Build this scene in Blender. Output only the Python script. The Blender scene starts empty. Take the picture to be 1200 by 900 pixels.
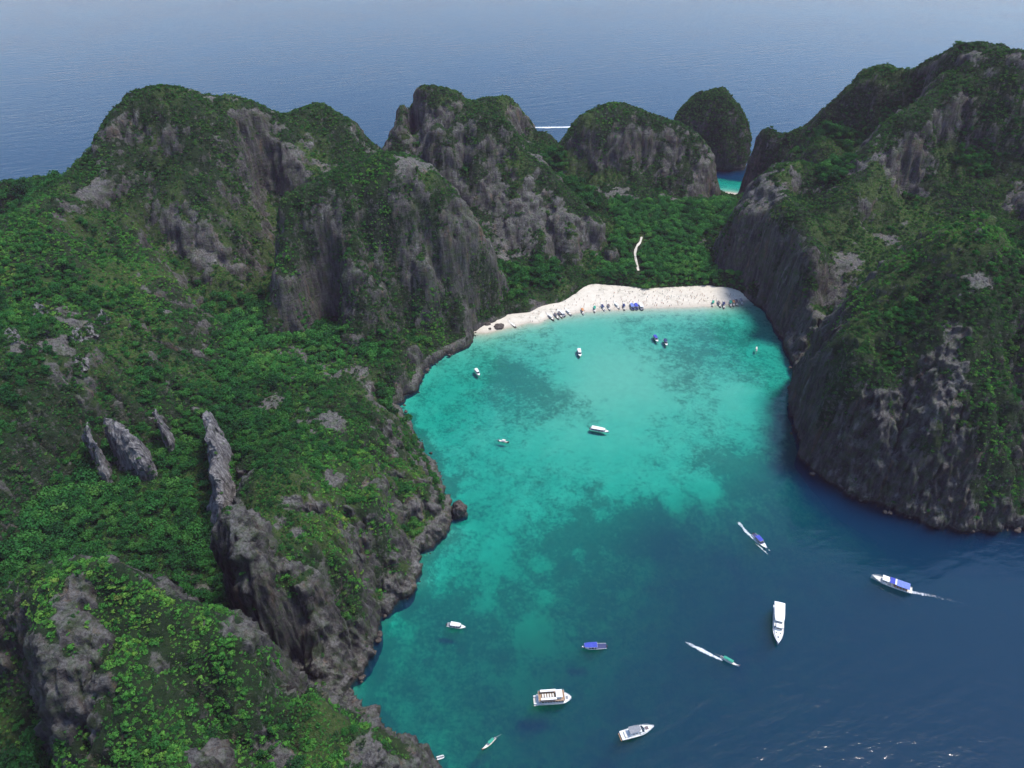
import bpy, bmesh, math, random
import numpy as np
from mathutils import Vector, Matrix

# ---------------------------------------------------------------- camera, sky, sun, exposure
scene = bpy.context.scene
col = scene.collection
CAM_H, FPX, PITCH = 320.0, 850.0, math.radians(36.54)
cam_data = bpy.data.cameras.new('camera')
cam = bpy.data.objects.new('camera', cam_data)
col.objects.link(cam)
cam.location = (0, 0, CAM_H)
cam.rotation_euler = (math.pi / 2 - PITCH, 0, 0)
cam_data.sensor_width = 36.0
cam_data.lens = 36.0 * FPX / 1200.0
cam_data.clip_start = 1.0
cam_data.clip_end = 60000.0
scene.camera = cam

SUN_EL = math.radians(66.0)
SUN_AZ = math.radians(78.0)            # clockwise from +Y: the sun stands to the right and beyond the bay
sun_dir = Vector((math.sin(SUN_AZ) * math.cos(SUN_EL), math.cos(SUN_AZ) * math.cos(SUN_EL), math.sin(SUN_EL)))
world = bpy.data.worlds.new('World')
scene.world = world
world.use_nodes = True
wn = world.node_tree
wn.nodes.clear()
w_out = wn.nodes.new('ShaderNodeOutputWorld')
w_bg = wn.nodes.new('ShaderNodeBackground')
w_sky = wn.nodes.new('ShaderNodeTexSky')
w_sky.sky_type = 'NISHITA'
w_sky.sun_disc = False
w_sky.sun_elevation = SUN_EL
w_sky.sun_rotation = SUN_AZ
w_sky.altitude = 300
w_sky.air_density = 1.3
w_sky.dust_density = 0.8
w_sky.ozone_density = 4.5
wn.links.new(w_sky.outputs[0], w_bg.inputs[0])
w_bg.inputs[1].default_value = 0.15
wn.links.new(w_bg.outputs[0], w_out.inputs[0])
sun_data = bpy.data.lights.new('sun', 'SUN')
sun_data.energy = 2.9
sun_data.angle = math.radians(13.0)
sun_data.color = (1.0, 0.95, 0.88)
sun = bpy.data.objects.new('sun', sun_data)
col.objects.link(sun)
sun.rotation_euler = sun_dir.to_track_quat('Z', 'Y').to_euler()
sun.location = (300, 300, 900)

scene.view_settings.view_transform = 'Standard'
scene.view_settings.look = 'None'
scene.view_settings.gamma = 1.0
scene.view_settings.exposure = 0.70
scene.view_settings.use_curve_mapping = False
scene.render.engine = 'CYCLES'
cy = scene.cycles
cy.max_bounces = 5
cy.diffuse_bounces = 2
cy.glossy_bounces = 2
cy.transmission_bounces = 3
cy.transparent_max_bounces = 8
cy.volume_bounces = 0
cy.caustics_reflective = False
cy.caustics_refractive = False
cy.use_denoising = True
cy.use_adaptive_sampling = True
cy.adaptive_threshold = 0.015

# ---------------------------------------------------------------- survey: bearings measured in the photograph to metres
CP, SP = math.cos(PITCH), math.sin(PITCH)
def ray(px, py):
    u, v = px - 600.0, 450.0 - py
    return np.array((u, FPX * CP + v * SP, -FPX * SP + v * CP))
def az(px, py, z=0.0):
    d = ray(px, py); t = (z - CAM_H) / d[2]
    return (d[0] * t, d[1] * t, z)
def ay(px, py, y):
    d = ray(px, py); t = y / d[1]
    return (d[0] * t, y, CAM_H + d[2] * t)

# ---------------------------------------------------------------- numpy noise
_rs = np.random.RandomState(7)
_T3 = _rs.rand(64, 64, 64).astype(np.float32) * 2 - 1
_T2 = _rs.rand(256, 256).astype(np.float32) * 2 - 1
def n2(x, y):
    xi = np.floor(x).astype(int); yi = np.floor(y).astype(int)
    fx = x - xi; fy = y - yi
    fx = fx * fx * fx * (fx * (fx * 6 - 15) + 10); fy = fy * fy * fy * (fy * (fy * 6 - 15) + 10)
    x0 = xi & 255; x1 = (xi + 1) & 255; y0 = yi & 255; y1 = (yi + 1) & 255
    a = _T2[x0, y0] * (1 - fx) + _T2[x1, y0] * fx
    b = _T2[x0, y1] * (1 - fx) + _T2[x1, y1] * fx
    return a * (1 - fy) + b * fy
def fbm(x, y, octs=4, gain=0.5, off=0.0):
    s = 0; a = 1.0; k = 1.0; tot = 0
    for o in range(octs):
        s = s + a * n2(x * k + 17.3 * o + off, y * k - 9.1 * o + off * 1.7); tot += a; a *= gain; k *= 2.03
    return s / tot
def ridged(x, y, octs=4, gain=0.5, off=0.0):
    s = 0; a = 1.0; k = 1.0; tot = 0
    for o in range(octs):
        s = s + a * (1 - 2 * np.abs(n2(x * k + 31.7 * o + off, y * k + 5.3 * o - off))); tot += a; a *= gain; k *= 2.07
    return s / tot
def n3(x, y, z):
    i = [np.floor(q).astype(int) for q in (x, y, z)]
    f = [q - j for q, j in zip((x, y, z), i)]
    f = [q * q * (3 - 2 * q) for q in f]
    a = [(j & 63) for j in i]; b = [((j + 1) & 63) for j in i]
    def L(p, q, t): return p * (1 - t) + q * t
    c00 = L(_T3[a[0], a[1], a[2]], _T3[b[0], a[1], a[2]], f[0])
    c10 = L(_T3[a[0], b[1], a[2]], _T3[b[0], b[1], a[2]], f[0])
    c01 = L(_T3[a[0], a[1], b[2]], _T3[b[0], a[1], b[2]], f[0])
    c11 = L(_T3[a[0], b[1], b[2]], _T3[b[0], b[1], b[2]], f[0])
    return L(L(c00, c10, f[1]), L(c01, c11, f[1]), f[2])
def sstep(a, b, x):
    t = np.clip((x - a) / (b - a), 0, 1); return t * t * (3 - 2 * t)

# ---------------------------------------------------------------- material helpers
class NT:
    def __init__(self, name):
        self.m = bpy.data.materials.new(name); self.m.use_nodes = True
        self.t = self.m.node_tree; self.t.nodes.clear()
        self.out = self.n('OutputMaterial')
    def n(self, kind, **kw):
        nd = self.t.nodes.new('ShaderNode' + kind)
        for k, v in kw.items(): setattr(nd, k, v)
        return nd
    def l(self, a, b): self.t.links.new(a, b)
    def set(self, nd, **kw):
        for k, v in kw.items(): nd.inputs[k.replace('_', ' ')].default_value = v
        return nd
    def noise(self, vec, scale, detail=3.0, rough=0.55):
        nd = self.n('TexNoise'); nd.inputs['Scale'].default_value = scale
        nd.inputs['Detail'].default_value = detail; nd.inputs['Roughness'].default_value = rough
        if vec is not None: self.l(vec, nd.inputs['Vector'])
        return nd.outputs[0]
    def ramp(self, fac, stops):
        nd = self.n('ValToRGB'); e = nd.color_ramp.elements
        while len(e) < len(stops): e.new(0.5)
        for q, (p, c) in zip(e, stops):
            q.position = p; q.color = (*c, 1) if len(c) == 3 else c
        self.l(fac, nd.inputs[0]); return nd.outputs[0]
    def mix(self, fac, a, b, mode='MIX'):
        nd = self.n('Mix', data_type='RGBA', blend_type=mode)
        for v, k in ((fac, 0), (a, 6), (b, 7)):
            if hasattr(v, 'links'): self.l(v, nd.inputs[k])
            elif isinstance(v, tuple): nd.inputs[k].default_value = (*v, 1)
            else: nd.inputs[k].default_value = v
        return nd.outputs[2]
    def math(self, op, a, b=0.0, clamp=False):
        nd = self.n('Math', operation=op, use_clamp=clamp)
        for v, k in ((a, 0), (b, 1)):
            if hasattr(v, 'links'): self.l(v, nd.inputs[k])
            else: nd.inputs[k].default_value = v
        return nd.outputs[0]
    def mapr(self, v, a, b, c=0.0, d=1.0):
        nd = self.n('MapRange'); self.l(v, nd.inputs[0])
        for k, q in zip((1, 2, 3, 4), (a, b, c, d)): nd.inputs[k].default_value = q
        return nd.outputs[0]
    def vscale(self, vec, s):
        nd = self.n('VectorMath', operation='MULTIPLY'); self.l(vec, nd.inputs[0]); nd.inputs[1].default_value = s
        return nd.outputs[0]
    def attr(self, name):
        return self.n('Attribute', attribute_name=name)
    def pos(self): return self.n('NewGeometry').outputs['Position']
    def bump(self, h, strength, dist, normal=None):
        nd = self.n('Bump'); nd.inputs['Strength'].default_value = strength; nd.inputs['Distance'].default_value = dist
        self.l(h, nd.inputs['Height'])
        if normal is not None: self.l(normal, nd.inputs['Normal'])
        return nd.outputs[0]
    def pbr(self, color, rough=0.8, normal=None, spec=0.3, metal=0.0):
        b = self.n('BsdfPrincipled')
        if hasattr(color, 'links'): self.l(color, b.inputs['Base Color'])
        else: b.inputs['Base Color'].default_value = (*color, 1)
        if hasattr(rough, 'links'): self.l(rough, b.inputs['Roughness'])
        else: b.inputs['Roughness'].default_value = rough
        b.inputs['Specular IOR Level'].default_value = spec
        b.inputs['Metallic'].default_value = metal
        if normal is not None: self.l(normal, b.inputs['Normal'])
        self.l(b.outputs[0], self.out.inputs[0]); return b

def mesh_np(name, verts, faces, smooth=True):
    """verts (n,3) array, faces (m,k) int array with constant k"""
    me = bpy.data.meshes.new(name)
    v = np.asarray(verts, dtype=np.float32); f = np.asarray(faces, dtype=np.int32)
    me.vertices.add(len(v)); me.vertices.foreach_set('co', v.ravel())
    k = f.shape[1]
    me.loops.add(f.size); me.loops.foreach_set('vertex_index', f.ravel())
    me.polygons.add(len(f))
    me.polygons.foreach_set('loop_start', np.arange(0, f.size, k, dtype=np.int32))
    me.polygons.foreach_set('loop_total', np.full(len(f), k, dtype=np.int32))
    me.polygons.foreach_set('use_smooth', np.full(len(f), smooth, dtype=bool))
    me.update(calc_edges=True); me.validate()
    return me
def fattr(me, name, arr):
    a = me.attributes.new(name, 'FLOAT', 'POINT'); a.data.foreach_set('value', np.asarray(arr, dtype=np.float32).ravel())
def tag(o, label=None, cat=None, group=None, kind=None):
    if label: o['label'] = label
    if cat: o['category'] = cat
    if group: o['group'] = group
    if kind: o['kind'] = kind
    return o
def add(name, me, mat=None, parent=None, loc=None, rot=None, **kw):
    o = bpy.data.objects.new(name, me); col.objects.link(o)
    if mat is not None and me is not None and not len(me.materials): me.materials.append(mat)
    if parent is not None: o.parent = parent
    if loc is not None: o.location = loc
    if rot is not None: o.rotation_euler = rot
    return tag(o, **kw)

# ---------------------------------------------------------------- shoreline of the island (metres)
shore = [az(*p)[:2] for p in [
    (415, 815), (428, 772), (450, 722), (470, 703), (489, 682), (491, 655), (524, 627), (528, 600), (515, 560), (500, 530),
    (480, 500), (468, 475), (489, 458), (496, 436), (521, 416), (549, 404), (556, 389), (572, 380), (596, 371.5), (624, 370.5), (634, 364), (665, 354.5), (684, 343), (695, 338), (760, 343), (836, 341),
    (868, 345), (893, 362), (910, 390), (930, 430), (927, 470), (931, 512), (941, 536), (962, 556), (1000, 582),
    (1060, 606), (1120, 621), (1200, 619)]]
shore += [(360, 282), (430, 270), (520, 300), (560, 400), (565, 560), (545, 700), (480, 800), (400, 850), (330, 862), (296, 846),
          (288, 832), (276, 802), (252, 782), (235, 800), (228, 838), (212, 862), (160, 874), (90, 868), (30, 884),
          (-30, 905), (-110, 880), (-160, 800), (-230, 745), (-330, 720), (-430, 720), (-500, 690), (-525, 560),
          (-520, 380), (-430, 250), (-380, 120), (-330, 40), (-200, 20), (-60, 20), (-8, 60), (-6, 110), (-22, 142), (-48, 163)]
shore = np.array(shore)

# ---------------------------------------------------------------- grid
GX0, GX1, GY0, GY1, GS = -540.0, 580.0, 8.0, 920.0, 1.6
xs = np.arange(GX0, GX1, GS); ys = np.arange(GY0, GY1, GS)
NX, NY = len(xs), len(ys)
X, Y = np.meshgrid(xs, ys, indexing='ij')

def seg_dist(P, Q, x, y):
    dx, dy = Q[0] - P[0], Q[1] - P[1]; L = dx * dx + dy * dy + 1e-9
    t = np.clip(((x - P[0]) * dx + (y - P[1]) * dy) / L, 0, 1)
    return np.hypot(x - P[0] - t * dx, y - P[1] - t * dy)
def poly_sd(poly, x, y):
    """signed distance, positive inside"""
    d = np.full(x.shape, 1e9); ins = np.zeros(x.shape, bool)
    n = len(poly)
    for i in range(n):
        P, Q = poly[i], poly[(i + 1) % n]
        d = np.minimum(d, seg_dist(P, Q, x, y))
        c = ((P[1] > y) != (Q[1] > y))
        with np.errstate(divide='ignore', invalid='ignore'):
            ins ^= c & (x < (Q[0] - P[0]) * (y - P[1]) / (Q[1] - P[1] + 1e-12) + P[0])
    return np.where(ins, d, -d)
wx = 5.0 * fbm(X / 22, Y / 22, 3, off=3.1); wy = 5.0 * fbm(X / 22, Y / 22, 3, off=8.7)
SD = poly_sd(shore, X + wx * 0.8, Y + wy * 0.8)

# ---------------------------------------------------------------- height control points (ridges, shoulders, valley floors)
K = []
def Z(*pts):
    for px, py, z in pts: K.append(az(px, py, z))
def YY(*pts):
    for px, py, y in pts: K.append(ay(px, py, y))
def W(*pts):
    for p in pts: K.append(p)
for i, p in enumerate(shore):
    q = shore[(i + 1) % len(shore)]
    L = math.hypot(*(q - p)); k = max(1, int(L / 30))
    for j in range(k):
        a = p + (q - p) * j / k; W((a[0], a[1], 0.0))
# left dome and its skyline
YY((108, 172, 548), (113, 160, 556), (135, 125, 568), (160, 108, 576), (190, 103, 580), (225, 112, 584), (255, 124, 594), (290, 130, 606), (330, 142, 622))
YY((345, 128, 655), (372, 119, 665), (398, 132, 660), (420, 155, 650), (440, 175, 645), (455, 182, 650))
YY((150, 160, 555), (200, 170, 556), (240, 190, 550), (280, 180, 576), (330, 190, 600), (380, 180, 618), (420, 195, 605))
YY((200, 240, 522), (235, 260, 514), (250, 310, 494), (265, 340, 483), (180, 290, 500), (312, 205, 598), (318, 240, 582), (325, 280, 552), (330, 320, 515), (295, 250, 550), (280, 300, 508))
W((-330, 640, 90), (-250, 690, 70), (-160, 720, 70), (-400, 640, 60), (-90, 740, 60), (-230, 640, 120))
# far forest shoulder on the left
YY((0, 212, 590), (40, 206, 600), (80, 208, 590), (20, 250, 540), (60, 226, 560), (-60, 215, 590))
W((-470, 600, 60), (-480, 480, 60), (-440, 660, 40))
# knob and spur in front of the dome
YY((115, 208, 525), (92, 215, 515), (60, 233, 482), (30, 256, 455), (0, 280, 430), (-60, 310, 410))
YY((125, 245, 510), (150, 262, 500), (180, 295, 482), (205, 330, 465), (228, 362, 448), (242, 390, 430))
YY((103, 282, 468), (130, 303, 456), (152, 327, 443), (176, 350, 430), (200, 372, 418))
YY((103, 206, 572), (100, 204, 590), (96, 207, 610))
YY((60, 280, 442), (60, 340, 400), (120, 350, 412), (0, 340, 390), (170, 390, 398))
YY((175, 270, 512), (200, 300, 500), (225, 335, 482), (245, 365, 465))
W((-400, 430, 95), (-440, 380, 60), (-380, 330, 80), (-420, 540, 60), (-370, 560, 70))
# mid-left slopes and valley
Z((0, 400, 108), (100, 400, 95), (0, 460, 96), (60, 450, 92), (140, 450, 72), (210, 430, 55), (0, 530, 82), (70, 530, 66), (150, 540, 42),
  (205, 520, 38), (0, 600, 62), (70, 610, 40), (140, 620, 20), (200, 640, 12), (222, 600, 24), (0, 660, 46), (250, 680, 8), (225, 560, 32))
Z((280, 370, 38), (320, 350, 42), (290, 420, 31), (350, 400, 27), (400, 420, 24), (340, 440, 32), (250, 440, 40), (300, 480, 42), (258, 500, 40), (430, 440, 22), (390, 380, 25))
W((-300, 200, 70), (-230, 170, 60), (-210, 130, 60), (-300, 120, 60), (-260, 60, 50), (-340, 280, 80), (-190, 70, 55))
# plateau hill with the ledge
YY((338, 243, 490), (365, 238, 493), (400, 226, 498), (440, 222, 503), (470, 213, 508), (500, 224, 512), (530, 240, 520), (555, 265, 527), (575, 300, 531), (582, 328, 530))
YY((400, 205, 560), (440, 200, 580), (475, 205, 575), (490, 200, 605), (520, 230, 570))
YY((345, 300, 474), (350, 345, 464), (395, 270, 489), (400, 330, 470), (450, 280, 494), (450, 340, 475), (510, 290, 504), (510, 340, 488), (550, 330, 512), (430, 240, 500), (490, 250, 507))
Z((355, 375, 40), (420, 392, 34), (470, 380, 28), (520, 380, 18), (480, 408, 20), (440, 405, 26), (552, 376, 14), (465, 440, 17), (430, 462, 26), (450, 425, 22))
# near left flank
Z((400, 465, 52), (440, 478, 36), (380, 480, 58), (460, 500, 34), (340, 520, 68), (420, 540, 52), (480, 540, 22), (300, 560, 78), (380, 580, 62), (450, 600, 40), (500, 590, 16),
  (270, 620, 80), (330, 640, 72), (400, 650, 46), (460, 650, 22), (300, 660, 84), (345, 670, 66), (330, 700, 56), (380, 710, 42), (430, 700, 22), (290, 700, 66), (320, 740, 40), (370, 760, 26), (400, 780, 14), (340, 770, 24), (266, 655, 74))
Z((258, 720, 14), (298, 768, 8), (342, 802, 4), (215, 690, 12))
# foreground knoll
YY((0, 722, 168), (40, 690, 168), (70, 664, 168), (95, 656, 168), (130, 664, 167), (170, 682, 166), (230, 708, 165), (270, 722, 164), (300, 745, 162), (330, 790, 158), (365, 810, 154), (400, 830, 150), (440, 855, 145), (470, 872, 142), (488, 892, 139))
YY((60, 720, 152), (110, 720, 154), (150, 740, 150), (200, 760, 148), (250, 780, 146), (290, 800, 144), (110, 790, 138), (150, 830, 128), (200, 850, 126), (260, 850, 132), (330, 860, 134), (400, 880, 132), (150, 890, 116), (220, 900, 112), (300, 900, 122), (380, 905, 124), (450, 910, 128))
YY((85, 720, 150), (100, 770, 140))
Z((60, 800, 60), (30, 850, 48), (75, 880, 58), (0, 800, 50), (0, 900, 42), (105, 885, 74), (20, 760, 62))
W((-90, 85, 95), (-60, 85, 70), (-110, 60, 80), (-30, 100, 38), (-140, 70, 70))
# far dark peak, flat top, front dome
YY((450, 172, 790), (458, 158, 795), (475, 130, 800), (490, 110, 805), (512, 100, 808), (530, 108, 806), (542, 128, 800), (547, 120, 835), (575, 114, 838), (598, 113, 838), (606, 125, 836), (612, 152, 830), (580, 140, 800))
YY((470, 190, 760), (500, 190, 750), (490, 235, 715), (480, 225, 700))
YY((495, 190, 662), (510, 165, 667), (535, 140, 671), (562, 130, 673), (590, 140, 673), (605, 165, 668), (630, 185, 662), (655, 215, 650), (680, 238, 640), (702, 262, 630), (716, 290, 615))
YY((500, 215, 646), (540, 200, 648), (580, 200, 650), (540, 165, 662), (585, 165, 664), (560, 250, 627), (600, 270, 612), (640, 250, 626), (670, 275, 612), (520, 250, 624), (640, 285, 604))
W((-60, 700, 62), (-20, 715, 66), (20, 712, 62), (60, 690, 40), (-70, 672, 60))
Z((600, 292, 26), (560, 300, 34), (650, 298, 20), (690, 300, 13), (600, 330, 16), (650, 330, 10), (590, 360, 7), (690, 320, 7))
W((-60, 860, 60), (40, 850, 50), (70, 800, 45), (-60, 760, 58), (-110, 800, 70), (-10, 760, 62))
# centre right dome with its tree gully
YY((618, 177, 765), (640, 176, 765), (655, 170, 762), (670, 154, 758), (690, 132, 756), (715, 125, 755), (740, 128, 755), (762, 138, 755), (785, 143, 757), (805, 148, 757), (822, 160, 752), (832, 185, 745), (838, 215, 738))
YY((640, 195, 738), (660, 212, 725), (690, 225, 712), (690, 190, 735), (715, 180, 733), (735, 185, 730), (760, 190, 732), (735, 230, 707), (760, 240, 704), (795, 190, 734), (800, 230, 714), (825, 220, 724), (668, 212, 715), (705, 250, 695), (722, 268, 690))
W((110, 830, 55), (170, 820, 60), (215, 800, 45), (60, 830, 40))
# grove floor behind the beach
Z((720, 262, 10), (760, 265, 9), (800, 258, 9), (840, 250, 9), (715, 300, 6), (760, 300, 5), (810, 290, 6), (845, 285, 6), (730, 328, 3), (780, 328, 3), (825, 318, 3), (848, 235, 9))
W((252, 772, 5), (240, 762, 6), (262, 760, 6))
# right massif
YY((870, 208, 770), (878, 184, 785), (889, 165, 795), (905, 168, 790), (930, 160, 785), (945, 148, 780), (965, 128, 775), (990, 108, 770), (1002, 92, 768), (1020, 80, 766), (1042, 75, 764), (1060, 86, 755), (1075, 82, 740), (1100, 65, 720), (1125, 52, 700), (1150, 48, 680), (1175, 55, 665), (1195, 85, 650), (1230, 100, 630), (1300, 80, 620))
YY((1150, 75, 655), (1140, 98, 640), (1110, 112, 632), (1085, 128, 625), (1060, 148, 618), (1040, 170, 608), (1022, 200, 590), (1005, 222, 575), (985, 240, 565), (960, 268, 545), (935, 310, 505), (915, 350, 518), (905, 368, 523))
YY((1000, 195, 692), (985, 180, 705), (965, 205, 678), (1010, 170, 716), (960, 165, 725), (1040, 130, 722), (990, 150, 738), (1080, 110, 705), (1045, 150, 700))
YY((905, 193, 628), (935, 190, 632), (965, 196, 626), (890, 210, 617), (880, 230, 608), (868, 260, 595), (858, 290, 592), (868, 300, 581), (900, 240, 590), (910, 290, 549), (910, 330, 531), (910, 240, 582), (940, 230, 600), (885, 310, 562), (950, 250, 570))
Z((862, 325, 8), (885, 345, 12))
YY((1100, 200, 602), (1150, 200, 596), (1200, 200, 582), (1100, 160, 620), (1170, 120, 622), (1060, 230, 592), (1020, 260, 560), (1100, 250, 566), (1200, 260, 545), (1260, 220, 540))
YY((1040, 290, 532), (1000, 310, 512), (960, 370, 474), (940, 400, 463), (980, 290, 534), (960, 330, 500))
YY((1145, 248, 420), (1120, 256, 421), (1080, 273, 424), (1055, 295, 420), (1030, 320, 415), (1010, 345, 408), (985, 372, 406), (955, 405, 415), (938, 428, 436), (1170, 270, 408), (1200, 298, 392), (1250, 330, 380))
YY((1145, 300, 386), (1145, 360, 356), (1145, 450, 325), (1145, 520, 306), (1080, 320, 393), (1080, 390, 358), (1080, 470, 330), (1080, 540, 309), (1030, 360, 390), (1030, 420, 358), (1030, 490, 332), (1030, 550, 316), (980, 410, 376), (980, 460, 352), (980, 520, 333), (950, 450, 376), (950, 500, 355), (1190, 380, 352), (1190, 470, 322), (1190, 560, 301), (1110, 580, 299), (1060, 575, 306))
W((310, 462, 72), (278, 455, 48), (252, 452, 30), (335, 465, 88))
W((262, 474, 34), (285, 478, 44), (240, 470, 22), (310, 485, 58), (330, 490, 68), (352, 486, 82))
W((420, 580, 160), (450, 500, 120), (430, 400, 120), (380, 340, 90), (470, 650, 140), (420, 740, 100), (350, 800, 60), (500, 560, 120), (480, 380, 80), (420, 640, 185))
K = np.array(K)
# drop near-duplicates, solve a multiquadric fit
keep = []
for i in range(len(K)):
    if all(np.hypot(K[i, 0] - K[j, 0], K[i, 1] - K[j, 1]) > 3.0 for j in keep): keep.append(i)
K = K[keep]
C2 = 6.0 ** 2
def kern(ax, ay_, bx, by): return np.sqrt((ax[:, None] - bx[None]) ** 2 + (ay_[:, None] - by[None]) ** 2 + C2)
A = kern(K[:, 0], K[:, 1], K[:, 0], K[:, 1])
n = len(K)
M = np.zeros((n + 1, n + 1)); M[:n, :n] = A - np.eye(n) * 0.4; M[:n, n] = 1; M[n, :n] = 1
sol = np.linalg.solve(M, np.append(K[:, 2], 0.0))
def rbf(x, y):
    out = np.empty(x.size); xf, yf = x.ravel(), y.ravel()
    for i in range(0, x.size, 20000):
        out[i:i + 20000] = kern(xf[i:i + 20000], yf[i:i + 20000], K[:, 0], K[:, 1]) @ sol[:n] + sol[n]
    return out.reshape(x.shape)
inside = SD > -14
H0 = np.full(X.shape, -20.0)
H0[inside] = rbf((X + wx * 0.6)[inside], (Y + wy * 0.6)[inside])
# ---------------------------------------------------------------- karst relief on top of the survey
gx, gy = np.gradient(H0, GS)
SL0 = np.hypot(gx, gy)
steep = sstep(0.25, 1.1, SL0)
beach_line = [az(*p)[:2] for p in [(566, 383), (596, 371.5), (624, 370.5), (634, 364), (665, 354.5), (684, 343), (695, 338), (760, 343), (836, 341), (868, 345), (880, 352)]]
BD = np.full(X.shape, 1e9)
for i in range(len(beach_line) - 1): BD = np.minimum(BD, seg_dist(beach_line[i], beach_line[i + 1], X, Y))
in_beach = 1 - sstep(3, 10, BD)
grove = sstep(-10, 10, X - 75) * sstep(0, 12, 236 - X) * sstep(-5, 10, Y - 560) * (1 - sstep(9, 14, H0)) * (1 - sstep(690, 705, Y) * (X > 60) * (X < 200))
calm = (1 - in_beach) * (1 - 0.85 * grove)
shoreD = sstep(0, 16, SD)
farK = 1 - 0.6 * sstep(440, 520, Y)
qx = X + 9 * fbm(X / 30, Y / 30, 2, off=1.3); qy = Y + 9 * fbm(X / 30, Y / 30, 2, off=5.9)
def blur(F, s):
    k = np.exp(-0.5 * (np.arange(-int(3 * s), int(3 * s) + 1) / s) ** 2); k /= k.sum(); r = len(k) // 2
    def one(A):
        n = A.shape[0] + len(k) - 1; P_ = np.pad(A, ((r, r), (0, 0)), mode='edge')
        nf = P_.shape[0] + len(k)
        R_ = np.fft.irfft(np.fft.rfft(P_, nf, axis=0) * np.fft.rfft(k, nf)[:, None], nf, axis=0)
        return R_[2 * r:2 * r + A.shape[0]]
    return one(one(F).T).T
H = H0.copy()
HP = np.maximum(H0, 0)
H += calm * shoreD * np.clip(1.0 * (HP - blur(HP, 24 / GS)) + 0.8 * (HP - blur(HP, 9 / GS)), -20, 15)
H += calm * shoreD * (steep * 0.8 + 0.2) * farK * 6.0 * (ridged(qx / 46, qy / 46, 3, 0.5, 2.0) - 0.15)
H += calm * shoreD * (steep * 0.85 + 0.15) * farK * 3.4 * ridged(qx / 17, qy / 17, 3, 0.55, 6.0)
H += calm * (0.3 + 0.7 * shoreD) * (steep * 0.8 + 0.2) * 1.7 * ridged(X / 6.3, Y / 6.3, 2, 0.6, 9.0)
# benches: steepen in stages so that faces break into cliffs and ledges
bench = 15 + 5 * fbm(X / 60, Y / 60, 2, off=4.4)
ph = (H / bench + 0.6 * fbm(X / 35, Y / 35, 2, off=7.7)) * 2 * np.pi
H += calm * steep * shoreD * 0.34 * farK * bench / (2 * np.pi) * np.sin(ph) * 1.1
# rain-cut gullies: flow gathers downslope and carves ravines between ribs
def carve(F, steps=14, rate=0.055, limit=11.0):
    h = F[::2, ::2].copy(); h0 = h.copy(); nx_, ny_ = h.shape; N_ = nx_ * ny_; g2 = GS * 2
    lid = np.arange(N_).reshape(nx_, ny_)
    jit = 0.8 * fbm(X[::2, ::2] / 7, Y[::2, ::2] / 7, 2, off=31.0)
    for s in range(steps):
        hj = h + jit
        best = np.zeros_like(h); rec = lid.copy()
        for dx in (-1, 0, 1):
            for dy in (-1, 0, 1):
                if dx == 0 and dy == 0: continue
                d = g2 * math.hypot(dx, dy)
                nb = np.roll(np.roll(hj, -dx, 0), -dy, 1); nl = np.roll(np.roll(lid, -dx, 0), -dy, 1)
                sl = (hj - nb) / d; m_ = sl > best
                best = np.where(m_, sl, best); rec = np.where(m_, nl, rec)
        A_ = np.ones(N_); r = rec.ravel(); src = r != lid.ravel()
        for k in range(70): A_ = 1 + np.bincount(r[src], weights=A_[src], minlength=N_)
        inc = rate * np.sqrt(A_.reshape(h.shape) - 0.6) * np.minimum(best, 2.0)
        h = np.maximum(h - np.minimum(inc, 1.6), h0 - limit)
        if s % 4 == 3: h = 0.8 * h + 0.2 * blur(h, 0.8)
    dlt = h - h0
    out = np.zeros_like(F); fx = np.arange(F.shape[0]) / 2; fy = np.arange(F.shape[1]) / 2
    i = np.minimum(fx.astype(int), nx_ - 2); j = np.minimum(fy.astype(int), ny_ - 2); a = np.clip(fx - i, 0, 1)[:, None]; b = np.clip(fy - j, 0, 1)[None]
    return (dlt[i][:, j] * (1 - a) + dlt[i + 1][:, j] * a) * (1 - b) + (dlt[i][:, j + 1] * (1 - a) + dlt[i + 1][:, j + 1] * a) * b
H += calm * sstep(2, 20, SD) * farK * carve(np.where(SD > 0, H, -5.0))
# bring the surveyed points back to their heights
inner = np.array([poly_sd(shore, K[:, 0], K[:, 1])]).ravel() > 9
def sample(F, x, y):
    fx = np.clip((np.asarray(x) - GX0) / GS, 0, NX - 1.001); fy = np.clip((np.asarray(y) - GY0) / GS, 0, NY - 1.001)
    i = fx.astype(int); j = fy.astype(int); a = fx - i; b = fy - j
    return (F[i, j] * (1 - a) + F[i + 1, j] * a) * (1 - b) + (F[i, j + 1] * (1 - a) + F[i + 1, j + 1] * a) * b
def fit(Kp, c2, lam):
    n = len(Kp); A = np.sqrt((Kp[:, None, 0] - Kp[None, :, 0]) ** 2 + (Kp[:, None, 1] - Kp[None, :, 1]) ** 2 + c2)
    M = np.zeros((n + 1, n + 1)); M[:n, :n] = A - np.eye(n) * lam; M[:n, n] = 1; M[n, :n] = 1
    s = np.linalg.solve(M, np.append(Kp[:, 2], 0.0))
    def ev(x, y):
        o = np.empty(x.size); xf, yf = x.ravel(), y.ravel()
        for i in range(0, x.size, 20000):
            o[i:i + 20000] = np.sqrt((xf[i:i + 20000, None] - Kp[None, :, 0]) ** 2 + (yf[i:i + 20000, None] - Kp[None, :, 1]) ** 2 + c2) @ s[:n] + s[n]
        return o.reshape(x.shape)
    return ev
res = K.copy(); res[:, 2] = np.where(inner, K[:, 2] - sample(H, K[:, 0], K[:, 1]), 0)
print('residual', np.abs(res[:, 2]).mean(), np.abs(res[:, 2]).max())
land = SD > 0
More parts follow.
